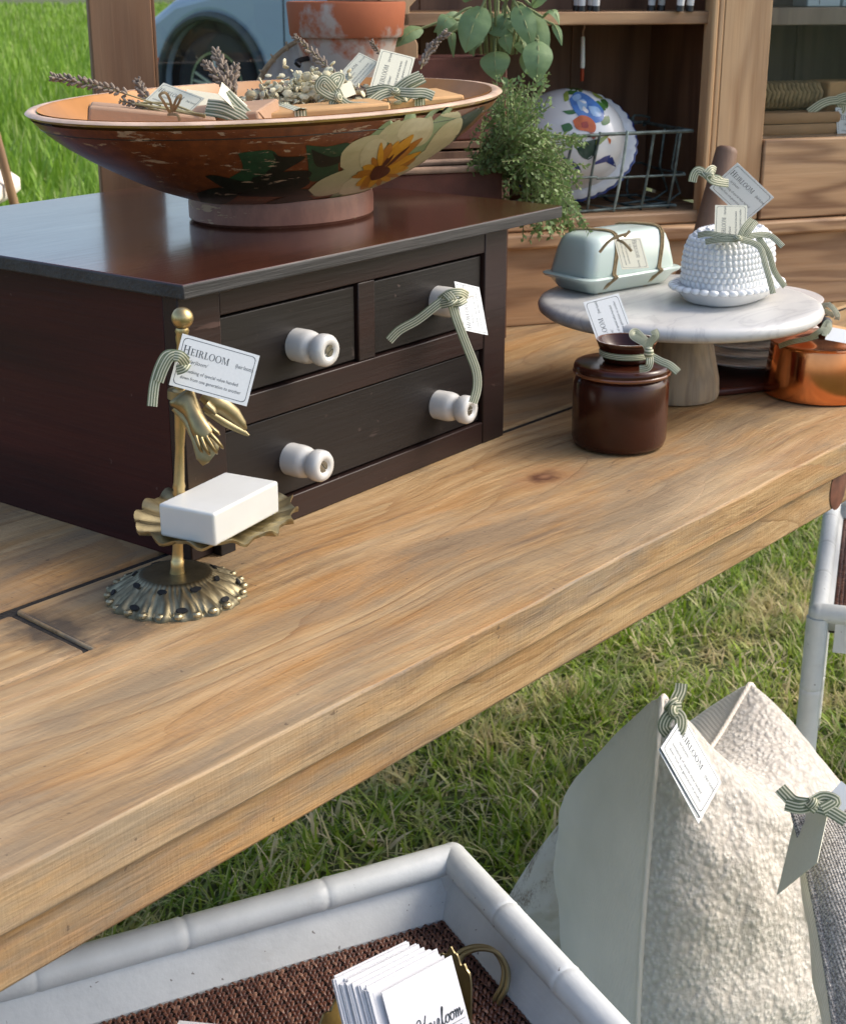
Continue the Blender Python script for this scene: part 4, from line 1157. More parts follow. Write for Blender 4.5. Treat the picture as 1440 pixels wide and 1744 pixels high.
t = 2.33
make_tag('white tag reading heirloom set diagonally beside the wooden handle', PX(1255, 277, t + .01), PX(1318, 337, t + .02), PX(1207, 320, t),
         ribbons=([(1232, 312, t - .02), (1222, 305, t - .03), (1208, 302, t - .03)], [(1206, 300, t - .03), (1190, 290, t - .03), (1182, 296, t - .03), (1178, 310, t - .03)],
                  [(1204, 296, t - .035), (1212, 288, t - .03), (1218, 292, t - .02)], [(1198, 290, t - .03), (1206, 300, t - .036), (1216, 308, t - .034), (1240, 312, t - .02)]), rw=.013, loops=((1207, 300, t - .034, .008),))

# ------------------------------------------------------------------ brown crock
CK = Vector((.632, -.1405, T))
ck = thing('brown_crock', 'glossy dark brown stoneware crock with lid in front of the cake stand', 'crock', CK)
MB().lathe([(0, .001), (.052, .001), (.0585, .004), (.061, .012), (.0615, .05), (.0612, .085), (.0585, .091), (.056, .094), (.0595, .0965), (0, .0965)], 80).build('body', m['crock'], ck, ang=50)
q = MB().lathe([(0, .097), (.0595, .097), (.0618, .0995), (.0618, .1045), (.0600, .1085), (.056, .1098), (.03, .1105), (0, .111)], 80)
q.build('lid', m['crock'], ck, ang=50)
MB().lathe([(.0612, .0958), (.0628, .0975), (.0628, .0995), (.0612, .1008)], 80, cap0=False, cap1=False).build('lid_rim', m['crock_rim'], ck, ang=60)
sbp = PX(1072, 604, 1.915); sbc = Vector((CK.x + .002, CK.y - .004, T + .1112))
sbw = thing('sauce_bowl', 'tiny glossy brown bowl with ribbon sitting on the crock lid', 'bowl', sbc)
MB().lathe([(0, 0), (.026, 0), (.029, .002), (.0325, .012), (.0365, .022), (.0378, .0255), (.0372, .0275), (.0350, .0270), (.031, .018), (.022, .008), (0, .006)], 56).build('bowl_body', m['crock'], sbw, ang=50)
MB().lathe([(.0360, .0262), (.0384, .0262), (.0382, .0281), (.0362, .0281), (.0360, .0262)], 56, cap0=False, cap1=False).build('rim', m['crock_rim'], sbw, ang=80)
pts = [Vector((math.cos(a) * .0345, math.sin(a) * .0345, .0125)) for a in [2 * PI * i / 24 for i in range(25)]]
q = MB(); q.ribbon(pts, .009, [Vector((p.x, p.y, 0)).normalized() for p in pts], n=2); q.build('ribbon', m['ribbon'], sbw, ang=80)
t = 1.846
ribbons_on(sbw, [[(1104, 600, t), (1098, 585, t - .004), (1078, 572, t), (1082, 565, t + .006), (1098, 580, t - .004)], [(1103, 602, t - .004), (1106, 585, t - .006), (1116, 572, t - .008), (1112, 562, t - .006)],
                 [(1104, 604, t - .006), (1124, 615, t - .012), (1140, 622, t - .014), (1154, 634, t - .014)], [(1104, 602, t - .008), (1106, 615, t - .012), (1102, 626, t - .012), (1088, 628, t - .008)]], .0095)
q = MB(); q.blob(inv(sbw) @ PX(1104, 601, t - .008), .006, .006, .008, 14, 12, uv=True); q.build('knot', m['ribbon'], sbw)
t = 1.943
make_tag('white tag standing upright behind the tiny bowl on the crock', PX(1025, 606, t), PX(992, 514, t + .03), PX(1086, 590, t + .002), ribbons=())

# ------------------------------------------------------------------ plates on a dark red board, copper pot
PC = Vector((1.105, -.098, T))
bd = thing('red_board', 'dark red wooden board under the stack of plates', 'board', (PC.x - .03, PC.y + .01, T), -.55)
MB().box(-.15, .16, -.125, .12, .0005, .012).build('board', m['redboard'], bd, bevel=.004)
ptp = D.objects
plate_me = None
for i in range(7):
    nm = ['lowest', 'second lowest', 'third lowest', 'middle', 'third highest', 'second highest', 'top'][i]
    po = None
    if plate_me is None:
        q = MB().lathe([(0, .001), (.05, .001), (.056, .0), (.058, .003), (.075, .006), (.100, .0125), (.1055, .0145), (.1062, .0165), (.1045, .0175), (.076, .010), (.055, .0065), (0, .006)], 80)
        po = q.build('plate', m['plate'], None, ang=50); plate_me = po.data
    else:
        po = D.objects.new('plate', plate_me); COL.objects.link(po)
    po.location = (PC.x + .002 * math.sin(i * 2.1), PC.y + .002 * math.cos(i * 1.7), T + .0125 + i * .0142)
    tag(po, f'white plate in the stack behind the copper pot, {nm} of the stack', 'plate', 'stacked white plates')
t = 2.30
make_tag('tan kraft tag tied over the top plate behind the copper pot', PX(1412, 552, t), PX(1450, 560, t), PX(1418, 582, t - .02), paper='kraft2', print_=False, mat='ribbon',
         ribbons=([(1395, 522, t), (1412, 520, t - .004), (1425, 535, t - .01), (1424, 545, t - .01)], [(1393, 524, t + .004), (1405, 530, t), (1420, 538, t - .006)], [(1425, 540, t - .012), (1420, 528, t - .01), (1408, 516, t)]), rw=.008)
CP = Vector((1.030, -.246, T))
cp = thing('copper_pot', 'small shiny copper pot with lid at the right edge of the table', 'pot', CP)
MB().lathe([(0, .0005), (.074, .0005), (.0785, .003), (.079, .008), (.0725, .0735), (.0715, .0765), (.069, .0765), (0, .0765)], 96).build('body', m['copper'], cp, ang=45)
MB().lathe([(.060, .0768), (.0735, .0768), (.0745, .0785), (.0735, .0805), (.066, .0815), (.060, .084), (.03, .0905), (0, .0925)], 96).build('lid', m['copper'], cp, ang=45)
MB().lathe([(0, .0925), (.006, .0925), (.006, .098), (.011, .102), (.012, .107), (.008, .112), (.0, .114)], 24).build('lid_knob', m['black'], cp)
t = 2.115
make_tag('white tag tied to the black knob of the copper pot lid', PX(1408, 556, t), PX(1462, 566, t), PX(1404, 578, t - .02), print_=False,
         ribbons=([(1325, 590, t + .03), (1345, 583, t), (1370, 578, t - .01), (1392, 572, t - .015)], [(1380, 576, t - .015), (1392, 566, t - .02), (1404, 562, t - .018), (1402, 572, t - .02)], [(1404, 570, t - .015), (1412, 556, t - .01), (1408, 548, t - .006), (1400, 560, t - .01)]), rw=.0075)

# ------------------------------------------------------------------ what lies in the bowl
def package(label, c, yaw, size, mat, tilt=(0, 0), band=None):
    o_ = thing('soap_package', label, 'package', group='wrapped packages in the bowl')
    o_.matrix_basis = Matrix.Translation(c) @ Matrix.Rotation(yaw, 4, 'Z') @ Matrix.Rotation(tilt[0], 4, 'X') @ Matrix.Rotation(tilt[1], 4, 'Y')
    a, b, h = size
    MB().box(-a / 2, a / 2, -b / 2, b / 2, 0, h).build('wrapping', mat, o_, bevel=.003, bseg=2)
    for s in (-1, 1):                                       # folded paper ends
        f_ = MB(); x = s * (a / 2 + .0008)
        vs_ = [(x, -b / 2 + .002, h - .001), (x, b / 2 - .002, h - .001), (x + s * .0015, 0, h * .35), (x, -b / 2 + .002, .002), (x, b / 2 - .002, .002), (x + s * .003, 0, h * .55)]
        f_.add(vs_, [(0, 1, 2), (3, 5, 4)]); f_.build('end_flap', mat, o_, smooth=False)
    if band is not None:
        q_ = MB(); e_ = .0012
        P_ = [Vector((band, -b / 2 - e_, 0)), Vector((band, -b / 2 - e_, h)), Vector((band, -b / 2, h + e_)), Vector((band, b / 2, h + e_)), Vector((band, b / 2 + e_, h)), Vector((band, b / 2 + e_, 0))]
        q_.ribbon(P_, .014, [Vector((0, -1, 0)), Vector((0, -1, .6)), Vector((0, -.3, 1)), Vector((0, .3, 1)), Vector((0, 1, .6)), Vector((0, 1, 0))], n=3)
        q_.build('ribbon', m['ribbon'], o_, ang=80)
    return o_
BZ = T + ST + BH
package('pinkish kraft paper package at the left end of the bowl', PX(255, 205, 1.70) - Vector((0, 0, .03)), -.75, (.135, .075, .042), m['kraft'], (0, .10))
package('pinkish kraft paper package left of the middle of the bowl', PX(380, 200, 1.72) - Vector((0, 0, .032)), -1.15, (.12, .075, .042), m['kraft'], (.12, -.1))
package('orange kraft paper package with green ribbon in the middle of the bowl', PX(545, 195, 1.75) - Vector((0, 0, .028)), -.62, (.15, .08, .038), m['kraft2'], (0, -.06), band=-.03)
package('kraft paper package under the tall cream tag in the bowl', PX(680, 180, 1.86) - Vector((0, 0, .026)), -.5, (.14, .08, .038), m['kraft2'], (.05, -.05), band=.01)
package('kraft paper package lying deep at the back of the bowl', PX(470, 165, 2.0) - Vector((0, 0, .05)), -.3, (.15, .08, .042), m['kraft'], (0, 0))
package('kraft paper package lying under the dried flowers in the bowl', PX(590, 160, 1.98) - Vector((0, 0, .055)), -.9, (.14, .08, .042), m['kraft'], (0, 0))
rl = random.Random(5)
def sprig(stems, blooms, p0, p1, bloom=.5, bend=.01, rad=.0042, n=11, sm=.0009):
    p0, p1 = Vector(p0), Vector(p1); d = p1 - p0
    a, b = cross_frame(d)
    md_ = (p0 + p1) / 2 + (a * rl.uniform(-1, 1) + b * rl.uniform(-1, 1)) * bend
    P_ = spline([p0, md_, p1], 5); stems.tube(P_, [sm] * (len(P_) - 1) + [sm * .6], 5)
    for i in range(n):
        f = bloom + (1 - bloom) * (i / (n - 1)) ** .9
        k_ = f * (len(P_) - 1); j = min(int(k_), len(P_) - 2); c = P_[j].lerp(P_[j + 1], k_ - j)
        dd = (P_[j + 1] - P_[j]).normalized(); a, b = cross_frame(dd)
        for q_ in range(4):
            an = 2 * PI * (q_ / 4 + .13 * i) + rl.uniform(-.4, .4); s = rad * .82 * rl.uniform(.7, 1.1) * (1.1 - .5 * abs(i / (n - 1) - .35))
            o2 = a * math.cos(an) + b * math.sin(an)
            ax = (dd * 1.1 + o2).normalized(); u_, v_ = cross_frame(ax)
            R3 = Matrix((u_, v_, ax)).transposed()
            blooms.blob(c + o2 * s * .8, s * .42, s * .42, s * .95, 5, 4, M=R3)
def lavender(label, lst, name='lavender_sprig', group='dried lavender in the bowl', **kw):
    p0 = PX(*lst[0][0]); o_ = thing(name, label, 'lavender', p0, group=group)
    a, b = MB(), MB()
    for (s, e_) in lst: sprig(a, b, PX(*s) - p0, PX(*e_) - p0, **kw)
    a.build('stem', m['lavstem'], o_, ang=80); b.build('flowers', m['lav'], o_, ang=80)
lavender('long dried lavender sprig reaching out over the left end of the bowl', [((275, 180, 1.68), (88, 131, 1.70))], bloom=.36, bend=.006, n=16, rad=.006)
lavender('small pale lavender tip beside the leftmost cream tag', [((262, 175, 1.74), (234, 137, 1.76))], bloom=.35, rad=.006, n=6)
lavender('tallest of three upright lavender sprigs above the wheel', [((412, 192, 1.72), (366, 86, 1.74))], bloom=.35, rad=.0075, n=12)
lavender('short lavender sprig left of the tallest upright one', [((402, 195, 1.71), (349, 108, 1.72))], bloom=.35, rad=.0065, n=10)
lavender('short lavender sprig right of the tallest upright one', [((410, 192, 1.73), (402, 112, 1.75))], bloom=.35, rad=.007, n=9)
lavender('thin dark lavender sprig leaning across the terracotta pot', [((590, 145, 1.86), (502, 62, 1.90))], bloom=.3, rad=.006, n=12)
lavender('pale lavender sprig sticking up right of the tall cream tag', [((716, 118, 1.93), (761, 54, 1.95))], bloom=.2, rad=.0065, n=12)
lavender('thin lavender tip behind the two cream tags', [((648, 120, 1.95), (632, 70, 1.96))], bloom=.6, rad=.004, n=6)
p0 = PX(540, 150, 1.9); BUNCH = 1; bun = thing('dried_flower_bunch', 'heap of pale dried flowers and lavender in the middle of the bowl', 'dried flowers', p0)
a, b, c = MB(), MB(), MB()
for i in range(46):
    u = rl.uniform(440, 640); v = 168 - rl.uniform(0, 40) * (1 - abs(u - 545) / 170)
    s = PX(u + rl.uniform(20, 70), 180 + rl.uniform(-6, 12), 1.80 + rl.uniform(0, .1)); e_ = PX(u - rl.uniform(0, 30), v, 1.82 + rl.uniform(0, .12))
    sprig(a, b, s - p0, e_ - p0, bloom=.4, rad=.0048, n=7, sm=.0008)
for i in range(760):
    u = rl.gauss(525, 56); v = 172 - abs(rl.gauss(0, 26)) * max(0.2, 1 - abs(u - 540) / 190) + rl.uniform(-4, 14)
    q_ = PX(u, v, 1.80 + rl.uniform(0, .12)) - p0; s = rl.uniform(.0028, .0075)
    ax = Vector((rl.uniform(-1, 1), rl.uniform(-1, 1), rl.uniform(-1, 1))).normalized(); x_, y_ = cross_frame(ax)
    c.blob(q_, s, s * .75, s * .3, 6, 4, M=Matrix((x_, y_, ax)).transposed())
a.build('stem', m['lavstem'], bun, ang=80); b.build('flowers', m['lav'], bun, ang=80); tag(c.build('petals', m['dryflower'], bun, ang=80), kind='stuff')
# straw stems under the left tags
lavender('dry stalks bound with twine on the left package', [((350, 196 + 3 * i, 1.66 + .004 * i), (205 + 8 * i, 172 + 2 * i, 1.69)) for i in range(6)], bloom=.85, rad=.004, n=3, sm=.0013)
make_tag('leftmost cream tag in the bowl lying against dry stalks', PX(279, 141, 1.74), PX(347, 167, 1.72), PX(240, 177, 1.70), paper='cream_paper', mat='twine', rw=.003, sign=-1,
         ribbons=([(290, 193, 1.66), (278, 172, 1.65), (272, 162, 1.65), (282, 158, 1.65), (290, 172, 1.655), (293, 192, 1.66)], [(293, 190, 1.66), (300, 170, 1.65), (308, 162, 1.65), (306, 172, 1.65), (296, 190, 1.66)], [(285, 195, 1.66), (302, 196, 1.65), (306, 206, 1.65)]))
make_tag('cream tag lying flat behind the leftmost one in the bowl', PX(318, 152, 1.80), PX(385, 162, 1.82), PX(318, 192, 1.70), paper='cream_paper', print_=False)
make_tag('narrow cream tag seen edge on beside a folded striped ribbon', PX(378, 140, 1.70), PX(446, 203, 1.68), PX(372, 160, 1.74), paper='cream_paper', print_=False,
         ribbons=([(352, 178, 1.68), (380, 182, 1.67), (410, 196, 1.665), (425, 207, 1.665)], [(350, 186, 1.68), (382, 192, 1.67), (412, 204, 1.665)], [(384, 158, 1.685), (400, 176, 1.672), (430, 204, 1.665)], [(386, 172, 1.68), (402, 188, 1.67), (426, 206, 1.665)]), rw=.013)
make_tag('small cream tag with a green bow in front of the dried flowers', PX(574, 147, 1.775), PX(598, 138, 1.78), PX(587, 180, 1.765), paper='cream_paper', print_=False,
         ribbons=([(577, 165, 1.76), (566, 148, 1.755), (552, 135, 1.755), (544, 148, 1.755), (560, 160, 1.755), (576, 166, 1.755)], [(577, 166, 1.755), (568, 178, 1.755), (590, 190, 1.75), (592, 194, 1.75)], [(577, 166, 1.755), (566, 138, 1.76), (580, 130, 1.765), (572, 148, 1.757)], [(577, 168, 1.755), (595, 180, 1.75), (625, 182, 1.745), (662, 188, 1.74)]), rw=.0115, loops=((576, 166, 1.752, .0065),))
make_tag('cream tag leaning behind the tall cream tag in the bowl', PX(572, 133, 1.87), PX(612, 89, 1.89), PX(606, 150, 1.865), paper='cream_paper')
make_tag('tall cream tag reading heirloom upright with a green bow in the bowl', PX(629, 150, 1.835), PX(649, 82, 1.85), PX(712, 169, 1.83), paper='cream_paper',
         ribbons=([(673, 154, 1.815), (650, 160, 1.81), (632, 172, 1.805), (622, 176, 1.80)], [(673, 156, 1.812), (700, 158, 1.80), (722, 158, 1.80), (738, 164, 1.80)], [(674, 153, 1.812), (694, 138, 1.81), (716, 128, 1.812)], [(674, 155, 1.814), (696, 145, 1.815), (722, 132, 1.82)], [(672, 156, 1.812), (652, 152, 1.815), (624, 158, 1.82)], [(674, 158, 1.81), (690, 166, 1.81), (690, 154, 1.81)]), rw=.012, loops=((673, 155, 1.808, .0065),))

# ------------------------------------------------------------------ plants and pots behind the chest
PO = PX(592, 176, 2.36)
pt = thing('terracotta_pot', 'weathered terracotta flower pot with orange rim behind the bowl', 'flower pot', PO)
pr = .0545
MB().lathe([(0, .0), (pr, .0), (.0575, .002), (.0735, .098), (.0835, .098), (.0865, .102), (.0905, .146), (.0890, .149), (.0815, .149), (.078, .10), (.06, .02), (0, .02)], 72).build('pot', m['terracotta'], pt, ang=45)
MB().lathe([(0, .135), (.079, .135)], 48, cap0=False, cap1=False).build('soil', m['soil'], pt)
sd = thing('plant_stand', 'black metal stand under the terracotta pot', 'plant stand', (PO.x, PO.y, T))
hh = PO.z - T - .001
q = MB(); q.lathe([(.0, hh - .006), (.062, hh - .006), (.066, hh - .003), (.062, hh), (0, hh)], 40); q.build('plate', m['black'], sd)
for i in range(3):
    a = 2 * PI * i / 3 + .4
    q = MB(); q.tube([(math.cos(a) * .058, math.sin(a) * .058, hh - .005), (math.cos(a) * .062, math.sin(a) * .062, hh * .5), (math.cos(a) * .085, math.sin(a) * .085, .0)], .004, 8); q.build('leg', m['black'], sd)
q = MB(); q.tube(spline([PX(512, 112, 2.30) - sd.location, PX(505, 105, 2.30) - sd.location, PX(530, 99, 2.32) - sd.location, PX(560, 101, 2.34) - sd.location], 4), .004, 8); q.build('handle', m['black'], sd)

BKp = PX(548, 158, 2.52)
bk = thing('straw_basket', 'round straw basket with white knitted lining standing on edge behind the bowl', 'basket', BKp)
ax = (-CF * .9 - CR * .15 + Vector((0, 0, .3))).normalized(); x_, y_ = cross_frame(ax)
BR = Matrix((x_, y_, ax)).transposed().to_4x4()
q = MB(); q.lathe([(0, -.05), (.07, -.048), (.10, -.02), (.108, .0), (.104, .002), (.095, -.016), (.066, -.04), (0, -.043)], 64, M=BR, wob=lambda a, j: 1 + .012 * math.sin(a * 30)); q.build('wall', m['knit'], bk, ang=80)
for k_ in range(3):
    q = MB(); q.tube([BR @ Vector((math.cos(a) * (.108 + .004 * k_), math.sin(a) * (.108 + .004 * k_), .002 - .006 * k_)) for a in [2 * PI * i / 64 for i in range(65)]], .0045, 7, caps=False); q.build('rim', m['basket'], bk)
for i in range(22):
    a = 2 * PI * i / 22
    q = MB(); q.tube([BR @ Vector((math.cos(a + d_) * r, math.sin(a + d_) * r, z)) for r, z, d_ in ((.102, .0015, 0), (.11, .008, .03), (.118, .001, .06))], .0018, 5); q.build('stitch', m['basket'], bk)
q = MB(); q.tube([Vector((0, .06, -.05)), Vector((0, .10, T - BKp.z))], .006, 8); q.build('prop', m['stick'], bk)

cr_c = PX(790, 98, 2.42)
crate = thing('dark_crate', 'dark wooden crate under the sage planter', 'crate', (cr_c.x + .01, cr_c.y + .06, T), HA)
for z in (.01, .115, .22):
    MB().box(-.12, .09, -.07, -.06, z, z + .095).build('slat', m['hutch_back'], crate, bevel=.001)
    MB().box(-.12, .09, .065, .075, z, z + .095).build('slat', m['hutch_back'], crate, bevel=.001)
for x in (-.13, .091):
    MB().box(x, x + .009, -.07, .075, .005, .318).build('side', m['hutch_back'], crate, bevel=.001)
MB().box(-.13, .10, -.07, .075, .319, .330).build('lid_board', m['hutch_back'], crate, bevel=.001)
def planter(name, label, c, rz, L, W, H, rim=True):
    o_ = thing(name, label, 'planter', c, rz)
    a, b = L / 2, W / 2
    for (x0, x1, y0, y1) in ((-a, a, -b, -b + .012), (-a, a, b - .012, b), (-a, -a + .012, -b + .0125, b - .0125), (a - .012, a, -b + .0125, b - .0125)):
        MB().box(x0, x1, y0, y1, 0, H).build('wall', m['planter'], o_, bevel=.003)
        if rim: MB().box(x0 - .004, x1 + .004, y0 - .004, y1 + .004, H + .0005, H + .009).build('rim', m['planter_rim'], o_, bevel=.003)
    MB().box(-a + .0125, a - .0125, -b + .0125, b - .0125, .001, H - .018).build('soil', m['soil'], o_)
    return o_
sp_z = T + .331; sp_h = cr_c.z - sp_z
spl = planter('sage_planter', 'reddish brown planter box holding the broad leaved sage', (cr_c.x + .02, cr_c.y + .055, sp_z), HA, .17, .13, sp_h, False)
sg = thing('sage_plant', 'sage plant with big soft green leaves in front of the hutch', 'plant', (cr_c.x + .05, cr_c.y + .035, sp_z + sp_h - .02))
Ms = inv(sg)
def leaf(parent, base, tip, wpx, mat, sag=.01, face=None, fold=.25, n=9, name='leaf', curl=.0):
    b_, t_ = Ms @ PX(*base), Ms @ PX(*tip); d = t_ - b_; L = d.length; d.normalize()
    fc = face or -CF
    sd_ = d.cross(fc).normalized(); nn_ = sd_.cross(d).normalized(); wd_ = wpx * base[2] / FPX / 2
    V_, F_ = [], []
    for j in range(n + 1):
        f = j / n; w_ = wd_ * math.sin(PI * min(1, f * .96 + .04) ** .85) ** .75 * (1.02 - .12 * f)
        if j == n: w_ = .0005
        c_ = b_ + d * (L * f) + nn_ * (sag * 4 * f * (1 - f))
        for s in (-1, -.5, 0, .5, 1):
            rip = .06 * w_ * math.sin(j * 2.3 + s * 2)
            V_.append(c_ + sd_ * s * w_ + nn_ * (fold * w_ * (abs(s) - .6) * (-1) + rip))
    for j in range(n):
        for i in range(4): F_.append((j * 5 + i, j * 5 + i + 1, j * 5 + 6 + i, j * 5 + 5 + i))
    q_ = MB(); q_.add(V_, F_); q_.build(name, mat, parent, ang=80)
    v_ = MB(); v_.tube([b_ + d * (L * f) + nn_ * (sag * 4 * f * (1 - f) + fold * wd_ * .62 * math.sin(PI * min(1, f * .96 + .04)) ** .75) for f in (0, .25, .5, .75, .95)], [.0014, .0012, .001, .0007, .0003], 5)
    v_.build('midrib', m['sage_stem'], parent)
S0 = (845, 70, 2.42)
LV = [((820, 12), (792, 90), 56), ((880, 10), (905, 80), 42), ((905, 22), (922, 118), 44), ((830, 38), (878, 62), 40), ((790, 30), (738, 55), 34), ((770, 30), (745, 62), 30), ((718, 48), (674, 80), 30),
      ((842, 88), (846, 138), 52), ((800, 60), (806, 96), 22), ((878, 60), (893, 96), 34), ((915, 70), (912, 140), 52), ((925, 30), (952, 42), 22), ((942, 42), (956, 78), 14), ((916, 45), (925, 74), 13),
      ((852, 0), (872, -40), 30), ((840, -5), (822, -50), 34), ((880, -2), (905, -38), 32), ((770, 55), (772, 98), 14), ((868, 25), (850, 58), 34), ((892, 90), (925, 145), 40), ((800, 0), (775, -35), 26), ((905, 10), (945, -15), 24), ((860, 60), (868, 92), 26), ((820, 60), (800, 92), 22)]
for i, (b_, t_, w_) in enumerate(LV):
    tt = 2.36 + .018 * (i % 5)
    leaf(sg, (*b_, tt), (*t_, tt - .02), w_ * .98, m['sage'], sag=.008 + .004 * (i % 3), face=(-CF + Vector((rl.uniform(-.4, .4), rl.uniform(-.4, .4), rl.uniform(0, .7)))).normalized())
    q = MB(); q.tube(spline([Ms @ PX(S0[0] + (b_[0] - 845) * .35, 92, 2.42), Ms @ PX((S0[0] + b_[0]) / 2, min(b_[1], 60) - 14, tt + .01), Ms @ PX(*b_, tt)], 5), .0022, 6); q.build('stem', m['sage_stem'], sg)
th_c = PX(790, 277, 2.22)
tpl = planter('thyme_planter', 'pale rimmed terracotta trough holding the trailing thyme', (th_c.x - .045, th_c.y + .035, T), HA, .20, .10, th_c.z - T - .009)
ty = thing('thyme_plant', 'trailing thyme with tiny leaves spilling beside the chest', 'plant', (th_c.x + .1, th_c.y - .06, th_c.z - .02))
Mt = inv(ty); a, b = MB(), MB()
rt = random.Random(21)
def thyme_stem(P_, lw=.0064, step=.0066):
    P_ = spline(P_, 7); a.tube(P_, [.0008] * (len(P_) - 1) + [.0004], 4, caps=False)
    acc = 0
    for j in range(len(P_) - 1):
        L = (P_[j + 1] - P_[j]).length; d = (P_[j + 1] - P_[j]).normalized() if L > 1e-6 else Vector((0, 0, 1)); acc += L
        while acc > step:
            acc -= step; x_, y_ = cross_frame(d); an = rt.uniform(0, 2 * PI)
            for s in (0, PI):
                o2 = x_ * math.cos(an + s) + y_ * math.sin(an + s); ax = (o2 + d * .8).normalized()
                ln_ = lw * rt.uniform(.8, 1.5); wv_ = ax.cross(Vector((rt.uniform(-1, 1), rt.uniform(-1, 1), rt.uniform(-1, 1)))).normalized() * ln_ * .34
                c_ = P_[j + 1] - d * acc
                b.add([c_, c_ + ax * ln_ * .5 + wv_, c_ + ax * ln_ * 1.15, c_ + ax * ln_ * .5 - wv_], [(0, 1, 2, 3)])
for i in range(190):
    u0 = rt.uniform(795, 900); t0_ = 2.22 + rt.uniform(-.05, .06)
    k_ = rt.random()
    if k_ < .34:   u1, v1, um, vm = rt.gauss(875, 35), rt.uniform(120, 235), rt.gauss(860, 22), rt.uniform(215, 270)
    elif k_ < .74: u1, v1, um, vm = rt.uniform(850, 1000), rt.uniform(225, 345), rt.uniform(850, 930), rt.uniform(220, 285)
    else:          u1, v1, um, vm = rt.uniform(885, 1010), rt.uniform(330, 415), rt.uniform(885, 950), rt.uniform(270, 330)
    t1_ = t0_ + rt.uniform(-.09, .05)
    thyme_stem([Mt @ PX(u0 - 10, 292, t0_), Mt @ PX(um, vm, (t0_ + t1_) / 2 - .02), Mt @ PX(u1, v1, t1_)])
a.build('stems', m['thyme_stem'], ty, ang=80); tag(b.build('leaves', m['thyme'], ty, smooth=False), kind='stuff')

# ------------------------------------------------------------------ inside the hutch
jc = PX(964, 228, 2.70)
jg = thing('painted_mould', 'white glazed ceramic mould painted with blue and orange flowers inside the hutch', 'ceramic mould', jc)
ax = (-CF * .93 - CR * .16 + Vector((0, 0, .16))).normalized(); x_, y_ = cross_frame(ax)
JR = Matrix((x_, y_, ax)).transposed().to_4x4()
JR = JR @ Matrix.Translation((0, 0, -.05)) @ Matrix.Scale(.88, 4)
q = MB(); q.lathe([(.0, .118), (.03, .116), (.055, .108), (.078, .092), (.094, .066), (.101, .035), (.102, .010), (.101, .0), (.0, .0)][::-1], 80, M=JR, sy=1.0, sx=1.16); jb = q.build('body', m['ceramic'], jg, ang=60)
q = MB(); q.lathe([(.100, -.014), (.115, -.012), (.1195, -.004), (.112, .001), (.100, .004)], 120, M=JR, sx=1.16, wob=lambda a_, j: 1 + (.03 * abs(math.sin(a_ * 18)) if j in (1, 2, 3) else 0)); q.build('fluted_rim', m['f_navy'], jg, ang=60)
q = MB(); q.lathe([(.112, -.0025), (.1165, .003), (.112, .007), (.102, .010)], 120, M=JR, sx=1.16, wob=lambda a_, j: 1 + (.03 * abs(math.sin(a_ * 18)) if j in (0, 1, 2) else 0)); q.build('scalloped_edge', m['ceramic'], jg, ang=60)
JV = bvh_of(jb, jg); JM = inv(jg); q = MB()
c3 = lambda L: [(860 + x / 2.483, y / 2.483) for x, y in L]
KEYS = ['blue', 'lblue', 'navy', 'orange', 'red', 'green', 'dgreen', 'lime', 'white']
def jd(key, pts, off): decal(q, JV, c3(pts), KEYS.index(key), off, JM, 3, 3)
for pts in ([(250, 400), (270, 360), (310, 345), (330, 380), (300, 400)], [(350, 380), (390, 370), (415, 400), (380, 420)], [(380, 430), (420, 420), (435, 450), (410, 470)], [(400, 500), (435, 490), (440, 520), (410, 530)],
            [(235, 530), (270, 520), (285, 545), (250, 560)], [(265, 570), (300, 565), (310, 590), (275, 600)], [(240, 470), (290, 465), (310, 475), (270, 485)], [(330, 345), (370, 350), (385, 385), (345, 370)]): jd('green', pts, .0005)
for pts in ([(245, 400), (262, 385), (268, 420), (250, 430)], [(365, 390), (400, 395), (410, 420), (380, 410)], [(385, 590), (440, 570), (400, 610), (380, 620)]): jd('lime', pts, .0006)
for pts in ([(290, 590), (330, 600), (390, 590), (385, 640), (350, 675), (310, 650)],): jd('dgreen', pts, .0006)
jd('blue', [(270, 420), (300, 390), (340, 400), (380, 430), (415, 470), (410, 510), (370, 520), (320, 500), (285, 460)], .0008)
for pts in ([(300, 430), (330, 420), (345, 450), (320, 470)], [(350, 450), (390, 455), (405, 490), (370, 490)], [(280, 410), (310, 398), (320, 415), (295, 430)]): jd('lblue', pts, .0010)
for pts in ([(330, 450), (350, 470), (345, 480), (325, 465)], [(310, 425), (340, 432), (335, 440)]): jd('white', pts, .0012)
jd('orange', [(285, 510), (320, 488), (360, 500), (382, 530), (375, 560), (340, 555), (300, 545)], .0009)
for pts in ([(320, 520), (345, 515), (350, 540), (325, 540)], [(355, 560), (385, 570), (370, 590)]): jd('red', pts, .0011)
for pts in ([(430, 580), (445, 590), (440, 610)], [(290, 320), (330, 325), (350, 345), (310, 340)]): jd('orange' if pts[0][0] > 400 else 'navy', pts, .0007)
for pts in ([(220, 650), (300, 690), (320, 725), (310, 727), (290, 700), (220, 658)], [(370, 690), (440, 655), (465, 700), (460, 702), (438, 663), (375, 697)]): jd('navy', pts, .0007)
q.build('painted_flowers', [m['f_' + k_] for k_ in KEYS], jg, ang=80)

